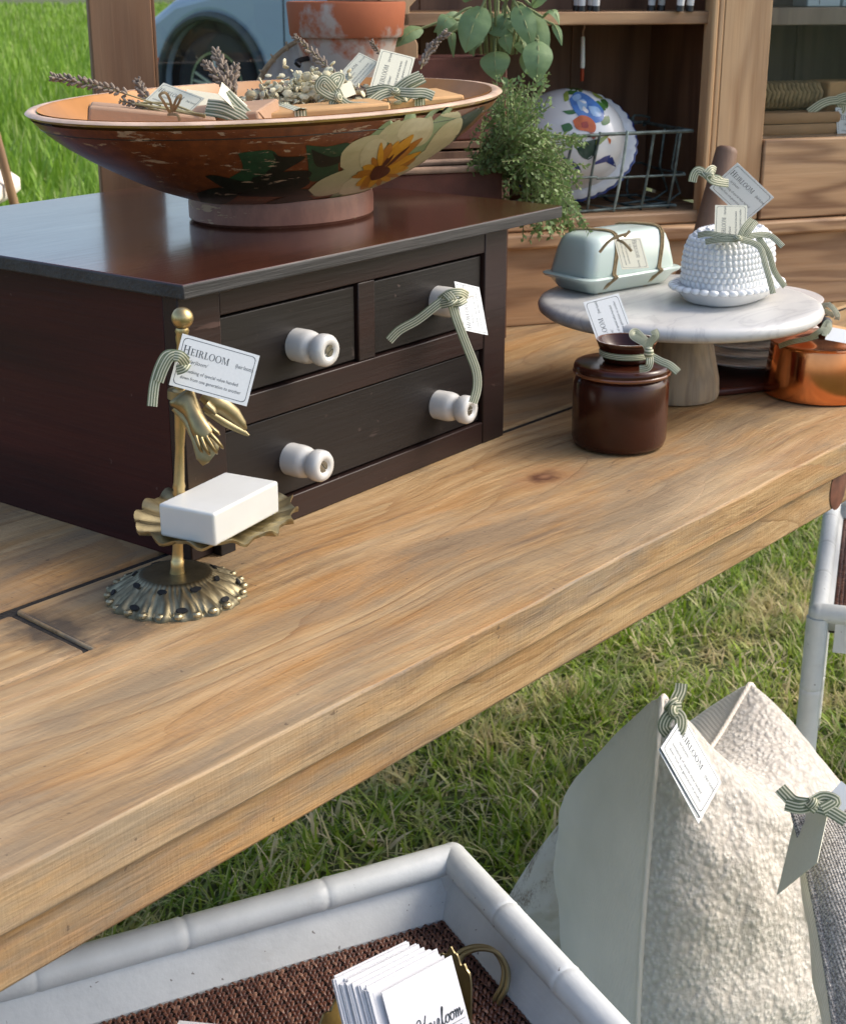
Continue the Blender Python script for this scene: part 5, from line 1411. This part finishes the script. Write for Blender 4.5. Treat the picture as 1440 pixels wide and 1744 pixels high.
wb = thing('wire_basket', 'dark verdigris wire basket on the floor of the hutch', 'basket', HL((.085, .10, .1865)), HA)
bx0, bx1, by0, by1, bz = -.10, .26, -.085, .10, .135
rw_ = random.Random(3)
def wire(pts, r=.0024, mat='wire', n=3):
    q_ = MB(); q_.tube(spline([Vector(p) + Vector((rw_.uniform(-1, 1), rw_.uniform(-1, 1), rw_.uniform(-1, 1))) * .0018 for p in pts], n), r, 6); q_.build('wire', m[mat], wb)
fl_ = .012
for z, ins, r_, mt in ((bz, 0, .0034, 'wire'), (bz * .45, .007, .0022, 'wire'), (.004, .016, .0026, 'wire')):
    P_ = [(bx0 + ins, by0 + ins, z), ((bx0 + bx1) / 2, by0 + ins, z), (bx1 - ins, by0 + ins, z), (bx1 - ins, by1 - ins, z), ((bx0 + bx1) / 2, by1 - ins, z), (bx0 + ins, by1 - ins, z), (bx0 + ins, by0 + ins, z)]
    for s, e_ in zip(P_, P_[1:]): wire([s, tuple((p + q_) / 2 for p, q_ in zip(s, e_)), e_], r_, mt)
for i in range(7):
    x = bx0 + (bx1 - bx0) * (i + .3) / 7; x2 = x - .008 + .002 * i
    wire([(x + .012, by0, bz + .003), (x2 + .004, by0 + .006, bz * .5), (x2, by0 + .016, .006), (x2, by0 + .03, .003), (x2, by1 - .016, .003), (x2 + .004, by1 - .007, bz * .5), (x + .006, by1, bz)], .0025, 'wire_pale' if i % 3 == 1 else 'wire', 4)
for y in (by0 + .05, by0 + .1):
    wire([(bx1, y, bz + .003), (bx1 - .008, y, bz * .5), (bx1 - .016, y, .005), (bx0 + .016, y, .004), (bx0 + .004, y, bz * .6), (bx0, y, bz)], .0024)
for s in (0, 1):
    wire([(bx1 - .05 * s - .02, by1 + .002, bz), (bx1 - .02 - .04 * s, by1 + .004, bz + .014), (bx1 + .01 - .04 * s, by1 - .002, bz + .010), (bx1 - .005 - .03 * s, by1 - .01, bz - .006)], .0025)

cdl = thing('taper_candle', 'thin white taper candle hanging by its wick under the hutch shelf', 'candle', PX(992, 38, 2.74))
Mc = inv(cdl); q = MB(); q.tube([Mc @ PX(992.5, 62, 2.74), Mc @ PX(992, 64, 2.74), Mc @ PX(991.5, 112, 2.74), Mc @ PX(991, 116, 2.74)], [.002, .0034, .0042, .0036], 10); q.build('wax', m['wax'], cdl)
q = MB(); q.tube(spline([Mc @ PX(993, 38, 2.74), Mc @ PX(995, 46, 2.74), Mc @ PX(992, 54, 2.74), Mc @ PX(993, 63, 2.74)], 4), .0016, 6); q.build('wick', m['planter_rim'], cdl)
q = MB(); q.tube([Mc @ PX(991, 116, 2.742), Mc @ PX(990.5, 138, 2.745)], .0035, 10); q.build('dipped_end', m['f_red'], cdl)

SZ = .5235
def cow(label, u, v, sd_):
    c_ = PX(u, v, 2.66); lp = HM.inverted() @ c_
    o_ = thing('cow_figurine', label, 'figurine', HL((lp.x, max(.03, lp.y), SZ)), HA + sd_, 'cow figurines on the hutch shelf')
    body_ = MB()
    R4 = []
    for x, r_, z in ((-.05, .008, .052), (-.045, .02, .052), (-.02, .024, .05), (.015, .023, .05), (.04, .022, .052), (.055, .014, .06), (.062, .004, .062)):
        R4.append([Vector((x, math.cos(2 * PI * i / 14) * r_ * .8, z + math.sin(2 * PI * i / 14) * r_)) for i in range(14)])
    body_.rings(R4)
    body_.tube([(.05, 0, .062), (.07, 0, .075), (.08, 0, .075), (.1, 0, .062)], [.013, .012, .012, .007], 12)
    body_.build('body', m['ceramic'], o_, ang=80)
    for x, y in ((-.035, -.012), (-.035, .012), (.032, -.012), (.032, .012)):
        q_ = MB(); q_.tube([(x, y, .045), (x, y, .025), (x + .001, y, .009)], [.009, .007, .0065], 10); lg = q_.build('leg', m['ceramic'], o_)
        q_ = MB(); q_.tube([(x + .001, y, .0092), (x + .002, y, .0)], [.0066, .008], 10); q_.build('hoof', m['black'], lg)
cow('figurine with white legs and black hooves in the middle of the hutch shelf', 998, 10, 1.25)
cow('figurine standing at the right end of the hutch shelf by the post', 1165, 6, 1.9)

# behind the right hand glass
rr_ = thing('woven_roll', 'coarse woven rope roll behind the cabinet glass', 'rope roll', HL((.49, .10, .3725)), HA)
for i in range(17):
    x = .004 + i * .0092
    q = MB(); P_ = []
    for j in range(25):
        a = 2 * PI * j / 24; P_.append((x + .0022 * math.sin(a * 7), math.cos(a) * .024, math.sin(a) * .022 + .001 * math.sin(a * 9)))
    q.tube(P_, .0047, 7, caps=False); q.build('coil', m['rope'], rr_, ang=80)
q = MB(); q.tube([(.0, 0, 0), (.16, 0, 0)], .02, 16); q.build('core', m['brownpaper'], rr_)
for i, z in enumerate((.3075, .3275)):
    fb = thing('folded_cloth', ['lower folded tan cloth under the woven roll', 'upper folded tan cloth under the woven roll'][i], 'cloth', HL((.50 + .004 * i, .06, z)), HA, 'folded cloths')
    q = MB(); loftrr(q, [(.085, .045, .01, .0), (.087, .047, .012, .004), (.087, .047, .012, .013), (.084, .044, .012, .0185)]); o_ = q.build('fold', m['brownpaper'], fb, loc=(.075, .02, 0))
tb_ = thing('tan_parcel', 'orange tan parcel right of the woven roll', 'parcel', HL((.655, .07, .3075)), HA)
MB().box(0, .10, 0, .07, 0, .09).build('wrapping', m['kraft2'], tb_, bevel=.004)
p_ = lambda x, z, y=.045: HL((x, y, z))
make_tag('pale blue tag on the tan parcel behind the glass', p_(.655, .353), p_(.745, .348), p_(.668, .29), paper='paper',
         ribbons=([p_(.60, .345), p_(.63, .362), p_(.66, .366), p_(.70, .362)], [p_(.66, .368), p_(.69, .372), p_(.72, .352)], [p_(.66, .366), p_(.67, .35), p_(.655, .34)]), rw=.016)
for i, (x, w_, hgt) in enumerate(((.60, .07, .09), (.675, .03, .12))):
    bb = thing('pale_box', ['pale blue box on the upper cabinet shelf', 'narrow pale box right of the blue box on the cabinet shelf'][i], 'box', HL((x, .08, .5285)), HA)
    MB().box(0, w_, 0, .05, 0, hgt).build('carton', m['bluebox'], bb, bevel=.002)
    MB().box(w_ * .35, w_ * .36, -.0012, -.0004, .004, hgt - .004).build('print_line', m['ink'], bb)

# ------------------------------------------------------------------ white faux bamboo tray tables
def bamboo(mb, p, q_, r, joints=3):
    p, q_ = Vector(p), Vector(q_); P_ = []; R5 = []
    for i in range(joints + 1):
        f0 = i / (joints + 1); f1 = (i + 1) / (joints + 1); g_ = .006
        for f, k_ in ((f0, .985), (f0 + g_ * .5, .955 if i else 1.0), (f0 + g_, 1.025 if i else 1.0), (f0 + g_ * 3, 1.0), (f1 - g_ * 2.2, 1.0), (f1 - g_ * .6, 1.035 if i < joints else 1.0)):
            P_.append(p.lerp(q_, f)); R5.append(r * k_)
    P_.append(q_); R5.append(r * .98)
    mb.tube(P_, R5, 20)
def tray_table(label, corner, eu, ev, Lu, Lv, ztop, depth, joints):
    """corner: outer corner of the rim, eu / ev: unit vectors along the two sides"""
    o_ = thing('tray_table', label, 'tray table', (corner.x, corner.y, 0), math.atan2(eu.y, eu.x), 'white faux bamboo tray tables')
    s = 1 if eu.cross(ev).z > 0 else -1
    U = lambda u, v, z: Vector((u, v * s, z))
    r = .0165
    zc = ztop - r
    for (p, q_, jn) in ((U(r, r, zc), U(Lu - r, r, zc), joints[0]), (U(r, r, zc), U(r, Lv - r, zc), joints[1]), (U(Lu - r, r, zc), U(Lu - r, Lv - r, zc), joints[1]), (U(r, Lv - r, zc), U(Lu - r, Lv - r, zc), joints[0])):
        b_ = MB(); bamboo(b_, p, q_, r, jn); b_.build('rail', m['white_paint'], o_, ang=50)
    for (u, v) in ((r, r), (Lu - r, r), (r, Lv - r), (Lu - r, Lv - r)):
        MB().blob(U(u, v, zc), r * 1.03, r * 1.03, r * 1.03, 16, 10).build('corner', m['white_paint'], o_)
        b_ = MB(); bamboo(b_, U(u, v, zc - r * .5), U(u, v, 0), r * 1.15, 3); b_.build('leg', m['white_paint'], o_, ang=50)
    i1, i2, zf = r * 1.0, .040, ztop - depth
    quads = [((i1, i1), (Lu - i1, i1), (Lu - i2, i2), (i2, i2)), ((i1, Lv - i1), (Lu - i1, Lv - i1), (Lu - i2, Lv - i2), (i2, Lv - i2)),
             ((i1, i1), (i1, Lv - i1), (i2, Lv - i2), (i2, i2)), ((Lu - i1, i1), (Lu - i1, Lv - i1), (Lu - i2, Lv - i2), (Lu - i2, i2))]
    for a, b, c, d in quads:
        wl = MB(); vs_ = [U(*a, zc), U(*b, zc), U(*c, zf), U(*d, zf)]; dn_ = Vector((0, 0, -.012))
        wl.add(vs_ + [v + dn_ for v in vs_], [(0, 1, 2, 3), (7, 6, 5, 4), (0, 4, 5, 1), (1, 5, 6, 2), (2, 6, 7, 3), (3, 7, 4, 0)]); wl.build('side_board', m['white_paint'], o_, smooth=False)
    ap = ((r, r), (Lu - r, r)), ((r, Lv - r), (Lu - r, Lv - r)), ((r, r), (r, Lv - r)), ((Lu - r, r), (Lu - r, Lv - r))
    for a, b in ap:
        x0_, x1_ = sorted((a[0], b[0])); y0_, y1_ = sorted((a[1] * s, b[1] * s)); e_ = .006
        MB().box(x0_ - (e_ if x0_ == x1_ else -.03), x1_ + (e_ if x0_ == x1_ else -.03), y0_ - (e_ if y0_ == y1_ else -.03), y1_ + (e_ if y0_ == y1_ else -.03), zf - .035, zc - r * .9).build('apron', m['white_paint'], o_)
    ba = MB(); vs_ = [U(i2 - .004, i2 - .004, zf - .004), U(Lu - i2 + .004, i2 - .004, zf - .004), U(Lu - i2 + .004, Lv - i2 + .004, zf - .004), U(i2 - .004, Lv - i2 + .004, zf - .004)]
    ba.add(vs_ + [v + Vector((0, 0, -.006)) for v in vs_], [(0, 1, 2, 3), (7, 6, 5, 4), (0, 4, 5, 1), (1, 5, 6, 2), (2, 6, 7, 3), (3, 7, 4, 0)]); ba.build('backing', m['cane_dark'], o_, smooth=False)
    return o_, U, zf, i2
def weave(o_, U, zf, u0, u1, v0, v1, rs):
    """herringbone of short cane strands"""
    V_, F_ = [], []
    pu, pv = .0047, .0074; ru = random.Random(rs)
    nu, nv = int((u1 - u0) / pu), int((v1 - v0) / pv)
    for i in range(nu):
        for j in range(nv):
            sgn = 1 if i % 2 else -1
            cu_ = u0 + (i + .5) * pu + ru.uniform(-.0004, .0004); cv_ = v0 + (j + .5 + (.25 if i % 2 else 0)) * pv + ru.uniform(-.0006, .0006)
            dx, dy = .45 * sgn, .89; hl, hw = .0047 * ru.uniform(.9, 1.08), .0018 * ru.uniform(.85, 1.1)
            o = len(V_); z = zf + ru.uniform(-.0004, .0005)
            for f, zz, ww in ((-1, -.0022, .55), (-.45, .0006, 1), (.45, .0006, 1), (1, -.0022, .55)):
                for g_ in (-1, 0, 1):
                    V_.append(tuple(U(cu_ + dx * hl * f - dy * hw * ww * g_, cv_ + dy * hl * f + dx * hw * ww * g_, z + zz - (.0009 if g_ else 0))))
            for a in range(3):
                for b in range(2): F_.append((o + a * 3 + b, o + a * 3 + b + 1, o + a * 3 + 4 + b, o + a * 3 + 3 + b))
    q_ = MB(); q_.v = V_; q_.f = F_; q_.m = [0] * len(F_)
    tag(q_.build('woven_cane', m['cane'], o_, ang=80), kind='stuff')
ZT = T - .31
cor = PZ(781, 1420, ZT); e1 = (PZ(120, 1600, ZT) - cor).normalized(); e2 = Vector((-e1.y, e1.x, 0))
if e2.dot(PZ(1060, 1744, ZT) - cor) < 0: e2 = -e2
ta, U1, zf1, i2 = tray_table('white bamboo style tray table with brown woven cane top at the front', cor, e1, e2, .78, .62, ZT, .072, (4, 4))
weave(ta, U1, zf1, i2, .74, i2, .50, 1)
ZT2 = T - .43
cor2 = PZ(1376, 1032, ZT2); f1_ = (PZ(1401, 868, ZT2) - cor2).normalized(); f2_ = Vector((f1_.y, -f1_.x, 0))
tb2, U2, zf2, _ = tray_table('white bamboo style tray table half hidden under the right end of the table', cor2, f1_, f2_, .66, .50, ZT2, .05, (3, 2))
weave(tb2, U2, zf2, i2, .62, i2, .20, 2)

# ------------------------------------------------------------------ business cards in a brass holder
zc_ = T - .285
A0, A1 = PZ(649, 1690, zc_), PZ(768, 1627, zc_)
B0, B1 = PZ(563, 1662, zc_ + .012), PZ(678, 1583, zc_ + .012)
cex = (A1 - A0).normalized(); back = ((B0 + B1) / 2 - (A0 + A1) / 2)
tA = (A1 - CAM).length; down = (PX(818, 1750, tA + .03) - A1).normalized()
down = (down - cex * down.dot(cex)).normalized()
CWd = (A1 - A0).length; floor_z = zf1 + U1(0, 0, 0).z * 0 + .002
CH_ = (A0.z - floor_z - .006) / -down.z
rc_ = random.Random(9)
NC = 26
for i in range(NC):
    f = i / (NC - 1) if i else 0
    f = 0 if i == 0 else .12 + .88 * f
    o0 = A0.lerp(B0, f) + cex * (rc_.uniform(-.004, .004) if i else 0) + Vector((0, 0, rc_.uniform(-.003, .002) if i else 0))
    o_ = thing('business_card', 'front white business card with black script lettering in the brass holder' if i == 0 else 'white business card in the stack behind the lettered one', 'business card', group='business cards in the holder')
    dn2 = (down + back.normalized() * (.05 * f)).normalized(); nz = cex.cross(-dn2).normalized()
    L_ = (o0.z - floor_z - .004) / -dn2.z
    o_.matrix_basis = Matrix(((cex.x, -dn2.x, nz.x, o0.x), (cex.y, -dn2.y, nz.y, o0.y), (cex.z, -dn2.z, nz.z, o0.z), (0, 0, 0, 1)))
    MB().box(0, CWd * rc_.uniform(.99, 1.01), -L_, 0, -.0006, .0006).build('card', m['card'], o_, smooth=False)
    if i == 0:
        k0 = CWd
        SCR = [[(.0, .30), (.03, .52), (.10, .62), (.13, .52), (.09, .25), (.04, .05), (.0, .02)], [(.06, .30), (.14, .34), (.22, .44)], [(.27, .66), (.21, .40), (.17, .10), (.21, .0), (.27, .08)],
               [(.27, .08), (.33, .18), (.36, .28), (.32, .32), (.29, .2), (.31, .04), (.36, .02), (.41, .12)], [(.41, .12), (.44, .3), (.42, .12), (.44, .02), (.48, .1)], [(.48, .1), (.52, .32), (.55, .28), (.53, .14), (.55, .02), (.59, .1)],
               [(.59, .1), (.66, .45), (.69, .62), (.66, .62), (.61, .2), (.63, .02), (.68, .1)], [(.68, .1), (.74, .3), (.70, .2), (.70, .05), (.75, .03), (.79, .18), (.76, .3), (.80, .26)], [(.80, .26), (.87, .3), (.82, .2), (.82, .05), (.87, .03), (.91, .18), (.88, .3), (.92, .26)],
               [(.92, .26), (.96, .3), (.94, .02), (.97, .22), (1.01, .3), (1.0, .02), (1.03, .22), (1.07, .3), (1.06, .04), (1.10, .08), (1.13, .16)]]
        lt = MB(); zoff = .0009
        for stx in SCR:
            lt.tube([(k0 * (.30 + .58 * x), k0 * (-.66 + .30 * y), zoff) for x, y in [tuple(p) for p in spline(stx, 5)]], k0 * .0065, 5)
        lt.tube([(k0 * .30, k0 * -.70, zoff), (k0 * .96, k0 * -.70, zoff)], k0 * .003, 4)
        lt.build('script_lettering', m['ink'], o_, ang=80)
        l2 = MB(); put_text(l2, 'HOME CO.', .085 * k0, k0 * .56, -k0 * .80, zoff, k0 * .36); l2.build('small_lettering', m['ink'], o_, smooth=False)
hc = (A0 + A1) / 2 + (B0 + B1 - A0 - A1) * .25; hc = Vector((hc.x, hc.y, floor_z))
ho = thing('card_holder', 'ornate cast brass card holder with loop handle on the woven tray', 'card holder', hc, math.atan2(cex.y, cex.x))
Mh = inv(ho)
def castwall(P_, hgt, name):
    """upright cast plate with a wavy top along a path of local points"""
    n = len(P_); q_ = MB(); R6 = []
    for i, p in enumerate(P_):
        d = (P_[min(i + 1, n - 1)] - P_[max(i - 1, 0)]).normalized(); s = Vector((-d.y, d.x, 0)) * .0016
        h_ = hgt(i / (n - 1)); R6.append([p + s, p - s, p - s * .6 + Vector((0, 0, h_)), p + s * .6 + Vector((0, 0, h_))])
    q_.rings(R6); q_.build(name, m['brass_dish'], ho, ang=50)
la0, la1, lb0, lb1 = [Mh @ Vector((p.x, p.y, floor_z)) for p in (A0 + cex * -.012 - down * .0, A1 + cex * .010, B0 + cex * -.012, B1 + cex * .010)]
fd = (la0 - lb0).normalized() * .012
castwall([la1.lerp(lb1, f) + Vector((.016 + .006 * math.sin(PI * f), 0, 0)) for f in [i / 60 for i in range(61)]], lambda f: .048 + .028 * math.sin(PI * f) ** .7 + .004 * math.sin(f * 17) + .002 * math.sin(f * 41), 'side_wall')
castwall([la0.lerp(lb0, f) for f in [i / 24 for i in range(25)]], lambda f: .028 + .012 * math.sin(PI * f) + .003 * math.sin(f * 40), 'side_wall')
castwall([lb0.lerp(lb1, f) - fd for f in [i / 24 for i in range(25)]], lambda f: .05 + .022 * math.sin(PI * f) ** 2 + .004 * math.sin(f * 44), 'back_wall')
castwall([la0.lerp(la1, f) + fd for f in [i / 24 for i in range(25)]], lambda f: .016 + .006 * math.sin(f * 20), 'front_wall')
q = MB(); lo, hi_ = min(la0.y, lb0.y) - .012, max(la0.y, lb0.y) + .012
q.box(min(la0.x, lb0.x) - .004, max(la1.x, lb1.x) + .006, lo, hi_, .0005, .0035); q.build('base_plate', m['brass_dish'], ho, bevel=.002)
hp = [Mh @ PX(u, v, t) for u, v, t in ((778, 1645, 1.545), (785, 1625, 1.54), (812, 1614, 1.535), (842, 1620, 1.53), (860, 1648, 1.525), (858, 1680, 1.525), (845, 1705, 1.53), (838, 1735, 1.54))]
for dy in (-.003, .003):
    q = MB(); q.tube([p + Vector((0, dy, 0)) for p in spline(hp, 5)], .0026, 8); q.build('loop_handle', m['brass_dish'], ho)
cc = PZ(285, 1800, zf1 + .003)
q = MB(); q.box(-.03, .05, -.05, .004, 0, .0012, M=Matrix.Rotation(.5, 4, 'Z')); o_ = q.build('loose_card', m['card'], None, smooth=False, loc=cc)
tag(o_, 'white corner of a loose card lying on the woven tray', 'card')

# ------------------------------------------------------------------ cushions on the grass
def cushion(name, label, TLc, TRc, BLc, BRc, hf, hb, mf, mb_, seam, wr=.004, piping=True, N_=110, seed=1, pinch=1.0, chop=0.0, flip=1):
    """four corners; front faces flip * (right x up)"""
    o_ = thing(name, label, 'cushion', BLc, group='cushions on the grass')
    C4 = [p - BLc for p in (TLc, TRc, BLc, BRc)]
    nz = ((C4[1] - C4[0] + C4[3] - C4[2]).cross(C4[0] - C4[2] + C4[1] - C4[3])).normalized() * flip
    def pos(i, j, side):
        u, v = i / N_ * 2 - 1, j / N_ * 2 - 1
        pu = u * (1 - .11 * (1 - v * v) * abs(u) ** 3 * pinch); pv = v * (1 - .11 * (1 - u * u) * abs(v) ** 3 * pinch)
        a_, b_ = (pu + 1) / 2, (pv + 1) / 2
        base_ = C4[2].lerp(C4[3], a_).lerp(C4[0].lerp(C4[1], a_), b_)
        e_ = (max(0, 1 - abs(u) ** 2.6) * max(0, 1 - abs(v) ** 2.6)) ** .52
        h = (hf if side > 0 else -hb) * e_
        w_ = wr * mnoise.noise(Vector((u * 3, v * 3, seed + side))) * e_ * 3 + wr * .6 * mnoise.noise(Vector((u * 9, v * 9, seed + 3 * side))) * min(1, e_ * 3)
        if chop: base_ = base_ + Vector((0, 0, -chop * (max(0, 1 - (abs(u) / .95) ** 1.5)) * max(0, (v + .2) / 1.2) ** 2))
        return base_ + nz * (h + w_ * side)
    sgn = flip
    for side, mt, nm in ((1, mf, 'front'), (-1, mb_, 'back')):
        V_ = [pos(i, j, side) for j in range(N_ + 1) for i in range(N_ + 1)]; n1_ = N_ + 1
        F_ = [(j * n1_ + i, j * n1_ + i + 1, j * n1_ + n1_ + i + 1, j * n1_ + n1_ + i)[::side * sgn] for j in range(N_) for i in range(N_)]
        q_ = MB(); q_.add(V_, F_); q_.build(nm, mt, o_, ang=80)
    if piping:
        P_ = [pos(i, 0, 1) for i in range(0, N_, 2)] + [pos(N_, j, 1) for j in range(0, N_, 2)] + [pos(i, N_, 1) for i in range(N_, 0, -2)] + [pos(0, j, 1) for j in range(N_, -1, -2)]
        q_ = MB(); q_.tube(P_, .0042, 7, caps=False); q_.build('seam', seam, o_, ang=80)
    return o_
cushion('boucle_cushion', 'cream boucle cushion with plain canvas back and two pointed upper corners', PX(1126, 1188, 2.06), PX(1279, 1166, 2.40), PZ(1085, 1960, .04), PZ(1590, 1660, .04), .13, .31, m['boucle'], m['canvas'], m['canvas'], chop=.13, pinch=-.55, wr=.007)
cushion('tweed_cushion', 'grey flecked tweed cushion with cream back at the right edge', PX(1350, 1384, 1.86), PX(1640, 1320, 2.1), PX(1440, 1960, 1.70), PX(1760, 1800, 1.95), .055, .075, m['tweed'], m['canvas'], m['tweed'], seed=8, pinch=.8)
cushion('hide_cushion', 'pale hairy hide cushion half hidden between the tray corner and the boucle cushion', PX(975, 1375, 2.44), PX(1240, 1440, 2.50), PZ(840, 1580, .06), PZ(1100, 1690, .06), .11, .04, m['hide'], m['hide'], m['hide'], seed=12, piping=False, pinch=-.7)
t = 1.985
for i, (dx, dy, dt) in enumerate(((0, 0, 0), (-9, 10, .008))):
    make_tag(['upper of two overlapping tags tied to the boucle cushion corner', 'lower of two overlapping tags tied to the boucle cushion corner'][i],
             PX(1162 + dx, 1216 + dy, t + dt), PX(1229 + dx, 1335 + dy * 1.6, t + dt), PX(1125 + dx * .4, 1272 + dy * .4, t + dt), sign=1,
             ribbons=() if i else ([(1146, 1215, t - .01), (1150, 1195, t - .008), (1158, 1178, t - .006), (1160, 1164, t - .006)], [(1148, 1212, t - .012), (1136, 1222, t - .012), (1130, 1238, t - .01), (1138, 1250, t - .012)],
                                   [(1146, 1212, t - .014), (1158, 1222, t - .014), (1158, 1240, t - .014), (1150, 1250, t - .012)], [(1134, 1200, t - .006), (1146, 1206, t - .016), (1160, 1206, t - .012)], [(1138, 1212, t - .008), (1146, 1202, t - .016), (1156, 1196, t - .012)]),
             rw=.0165, loops=() if i else ((1146, 1210, t - .012, .011),))
t = 1.80
make_tag('cream tag hanging down from the grey tweed cushion', PX(1322, 1524, t), PX(1352, 1398, t), PX(1398, 1456, t), paper='cream_paper', print_=False,
         ribbons=([(1378, 1370, t - .012), (1352, 1366, t - .012), (1336, 1352, t - .008), (1327, 1342, t - .006)], [(1380, 1372, t - .012), (1360, 1376, t - .014), (1336, 1370, t - .01)], [(1382, 1368, t - .014), (1402, 1358, t - .012), (1422, 1366, t - .012), (1400, 1380, t - .014)],
                  [(1384, 1372, t - .014), (1410, 1380, t - .012), (1440, 1398, t - .01)], [(1374, 1362, t - .012), (1382, 1370, t - .018), (1392, 1378, t - .014)]), rw=.015, loops=((1382, 1369, t - .014, .009),))
make_tag('white tag corner poking up behind the tweed cushion bow', PX(1398, 1368, t + .01), PX(1432, 1330, t + .02), PX(1426, 1392, t + .012), print_=False)

# ------------------------------------------------------------------ parked car
WC = PX(362, 150, 16.2); wr = .56
car = thing('parked_car', 'blue grey car parked on the meadow behind the pine door', 'car', (WC.x, WC.y, WC.z - wr), HEAD - PI / 2 + math.radians(-34))
# local: +x to the right (rear), front to the left, -y faces the camera
def arch(cx, r, n=14): return [(cx + r * math.cos(PI - PI * i / n), wr + r * math.sin(PI - PI * i / n)) for i in range(n + 1)]
Rr = .70; WB = 3.6
side_ = [(-1.0, .30), (-Rr - .02, .28)] + arch(0, Rr)[0:] + [(Rr + .02, .28), (WB - Rr - .02, .28)] + arch(WB, Rr) + [(WB + Rr + .02, .30), (WB + 1.0, .36), (WB + 1.12, .9), (WB + 1.05, 1.45), (WB + .7, 1.66), (2.6, 1.70), (.95, 1.66), (.2, 1.58), (-.5, 1.45), (-.95, 1.2), (-1.08, .7)]
side_ = [(x, z) for x, z in side_]
Wd = 2.25
MX = Matrix.Rotation(PI / 2, 4, 'X')
q = MB(); q.prism(side_, 0, -Wd, M=MX); q.build('body', m['car'], car, ang=60, bevel=.11, bseg=5)
cab = [(.85, 1.60), (1.75, 2.28), (2.3, 2.4), (3.5, 2.38), (4.15, 2.15), (4.5, 1.6)]
q = MB(); q.prism(cab, -.16, -Wd + .16, M=MX); q.build('cabin', m['car'], car, ang=60, bevel=.1, bseg=4)
for a_, b_ in (([(1.15, 1.70), (1.85, 2.22), (2.45, 2.28), (2.45, 1.70)], 0), ([(2.55, 1.70), (2.55, 2.28), (3.4, 2.27), (4.0, 2.08), (4.15, 1.70)], 0)):
    q = MB(); q.prism(a_, -.145, -.17, M=MX); q.build('window', m['carglass'], car)
for cx in (0, WB):
    q = MB(); q.tube([(cx, .12, wr), (cx, .55, wr)], Rr - .01, 32); q.build('wheel_well', m['well'], car)
    P_ = [Vector((cx + (Rr + .02) * math.cos(a), -.012, wr + (Rr + .02) * math.sin(a))) for a in [PI * 1.08 - PI * 1.16 * i / 24 for i in range(25)]]
    q = MB(); q.tube(P_, .055, 8, flat=.8); q.build('arch_trim', m['cladding'], car)
    for yy in (.18, Wd - .18):
        MY = Matrix.Translation((cx, yy, wr)) @ Matrix.Rotation(PI / 2, 4, 'X')
        wh = thing('wheel', None, None); wh.parent = car; wh.location = (cx, yy, wr); wh.rotation_euler = (PI / 2, 0, 0)
        MB().lathe([(.35, -.11), (.49, -.125), (.545, -.10), (.56, -.05), (.56, .05), (.545, .10), (.49, .125), (.35, .11), (.33, .10)], 48).build('tyre', m['tyre'], wh, ang=50)
        rm_ = MB(); rm_.lathe([(.345, .112), (.365, .115), (.365, .09), (.32, .07), (.32, -.1), (.345, -.1)], 40, cap0=False, cap1=False)
        for i in range(5):
            for d_ in (-.13, .13):
                a = 2 * PI * i / 5 + d_ + .3; a0 = 2 * PI * i / 5 + d_ * .4 + .3
                rm_.tube([(math.cos(a0) * .04, math.sin(a0) * .04, .085), (math.cos(a) * .34, math.sin(a) * .34, .09)], [.03, .022], 6)
        rm_.lathe([(0, .105), (.05, .105), (.06, .09), (.06, .05)], 20)
        rm_.build('rim', m['alloy'], wh, ang=50)
        MB().lathe([(0, .0), (.29, .0)], 24, cap0=False, cap1=False).build('brake_disc', m['cladding'], wh)
q = MB(); q.box(Rr + .1, WB - Rr - .1, -.02, .04, .25, .56); q.build('sill', m['cladding'], car, bevel=.03)
q = MB(); q.box(-1.1, -Rr - .12, -.02, .04, .27, .52); q.build('bumper_skirt', m['cladding'], car, bevel=.03)
for x in (.98, 2.5):
    q = MB(); q.box(x, x + .014, -.004, .004, .57, 1.62); q.build('door_gap', m['well'], car)
q = MB(); q.prism([(-Rr - .13, .62), (-Rr - .07, .60), (-Rr - .02, .84), (-Rr - .09, .86)], .01, -.03, M=MX); q.build('side_marker', m['marker'], car, bevel=.006)
for yy in (.12, Wd - .5):
    MB().blob((-.92, yy + .19, 1.05), .14, .22, .10, 16, 8).build('headlight', m['alloy'], car)
q = MB(); q.tube([(2.05, -.03, 1.14), (2.3, -.03, 1.15)], .018, 8); q.build('door_handle', m['car'], car)

# ------------------------------------------------------------------ folding chair at the left edge
fc = PX(0, 330, 4.2)
fo = thing('folding_chair', 'corner of a white cushioned chair with thin brown leg at the left edge', 'chair', (fc.x - .0, fc.y, 0), HEAD)
Mf = inv(fo); hgt = fc.z
for (u, v, u2, v2) in ((-8, 225, 26, 352), (-60, 225, -26, 352)):
    p, q_ = Mf @ PX(u, v, 4.2), Mf @ PX(u2, v2, 4.2); d = q_ - p; e_ = p + d * (p.z / -d.z)
    b_ = MB(); b_.tube([p, e_], .013, 10); b_.build('leg', m['stick'], fo)
q = MB(); loftrr(q, [(.16, .16, .05, hgt - .03), (.18, .18, .06, hgt - .01), (.18, .18, .06, hgt + .02), (.16, .16, .06, hgt + .04)]); q.v = [(x + .05, y + .17, z) for x, y, z in q.v]; q.build('seat_cushion', m['canvas'], fo, ang=60)

# ------------------------------------------------------------------ working units to metres
S_ = Matrix.Scale(UNIT, 4)
for o in list(SC.objects):
    if o.parent is None:
        o.matrix_basis = S_ @ o.matrix_basis if o.type in ('MESH', 'EMPTY') else Matrix.Translation(o.location * UNIT) @ o.rotation_euler.to_matrix().to_4x4()
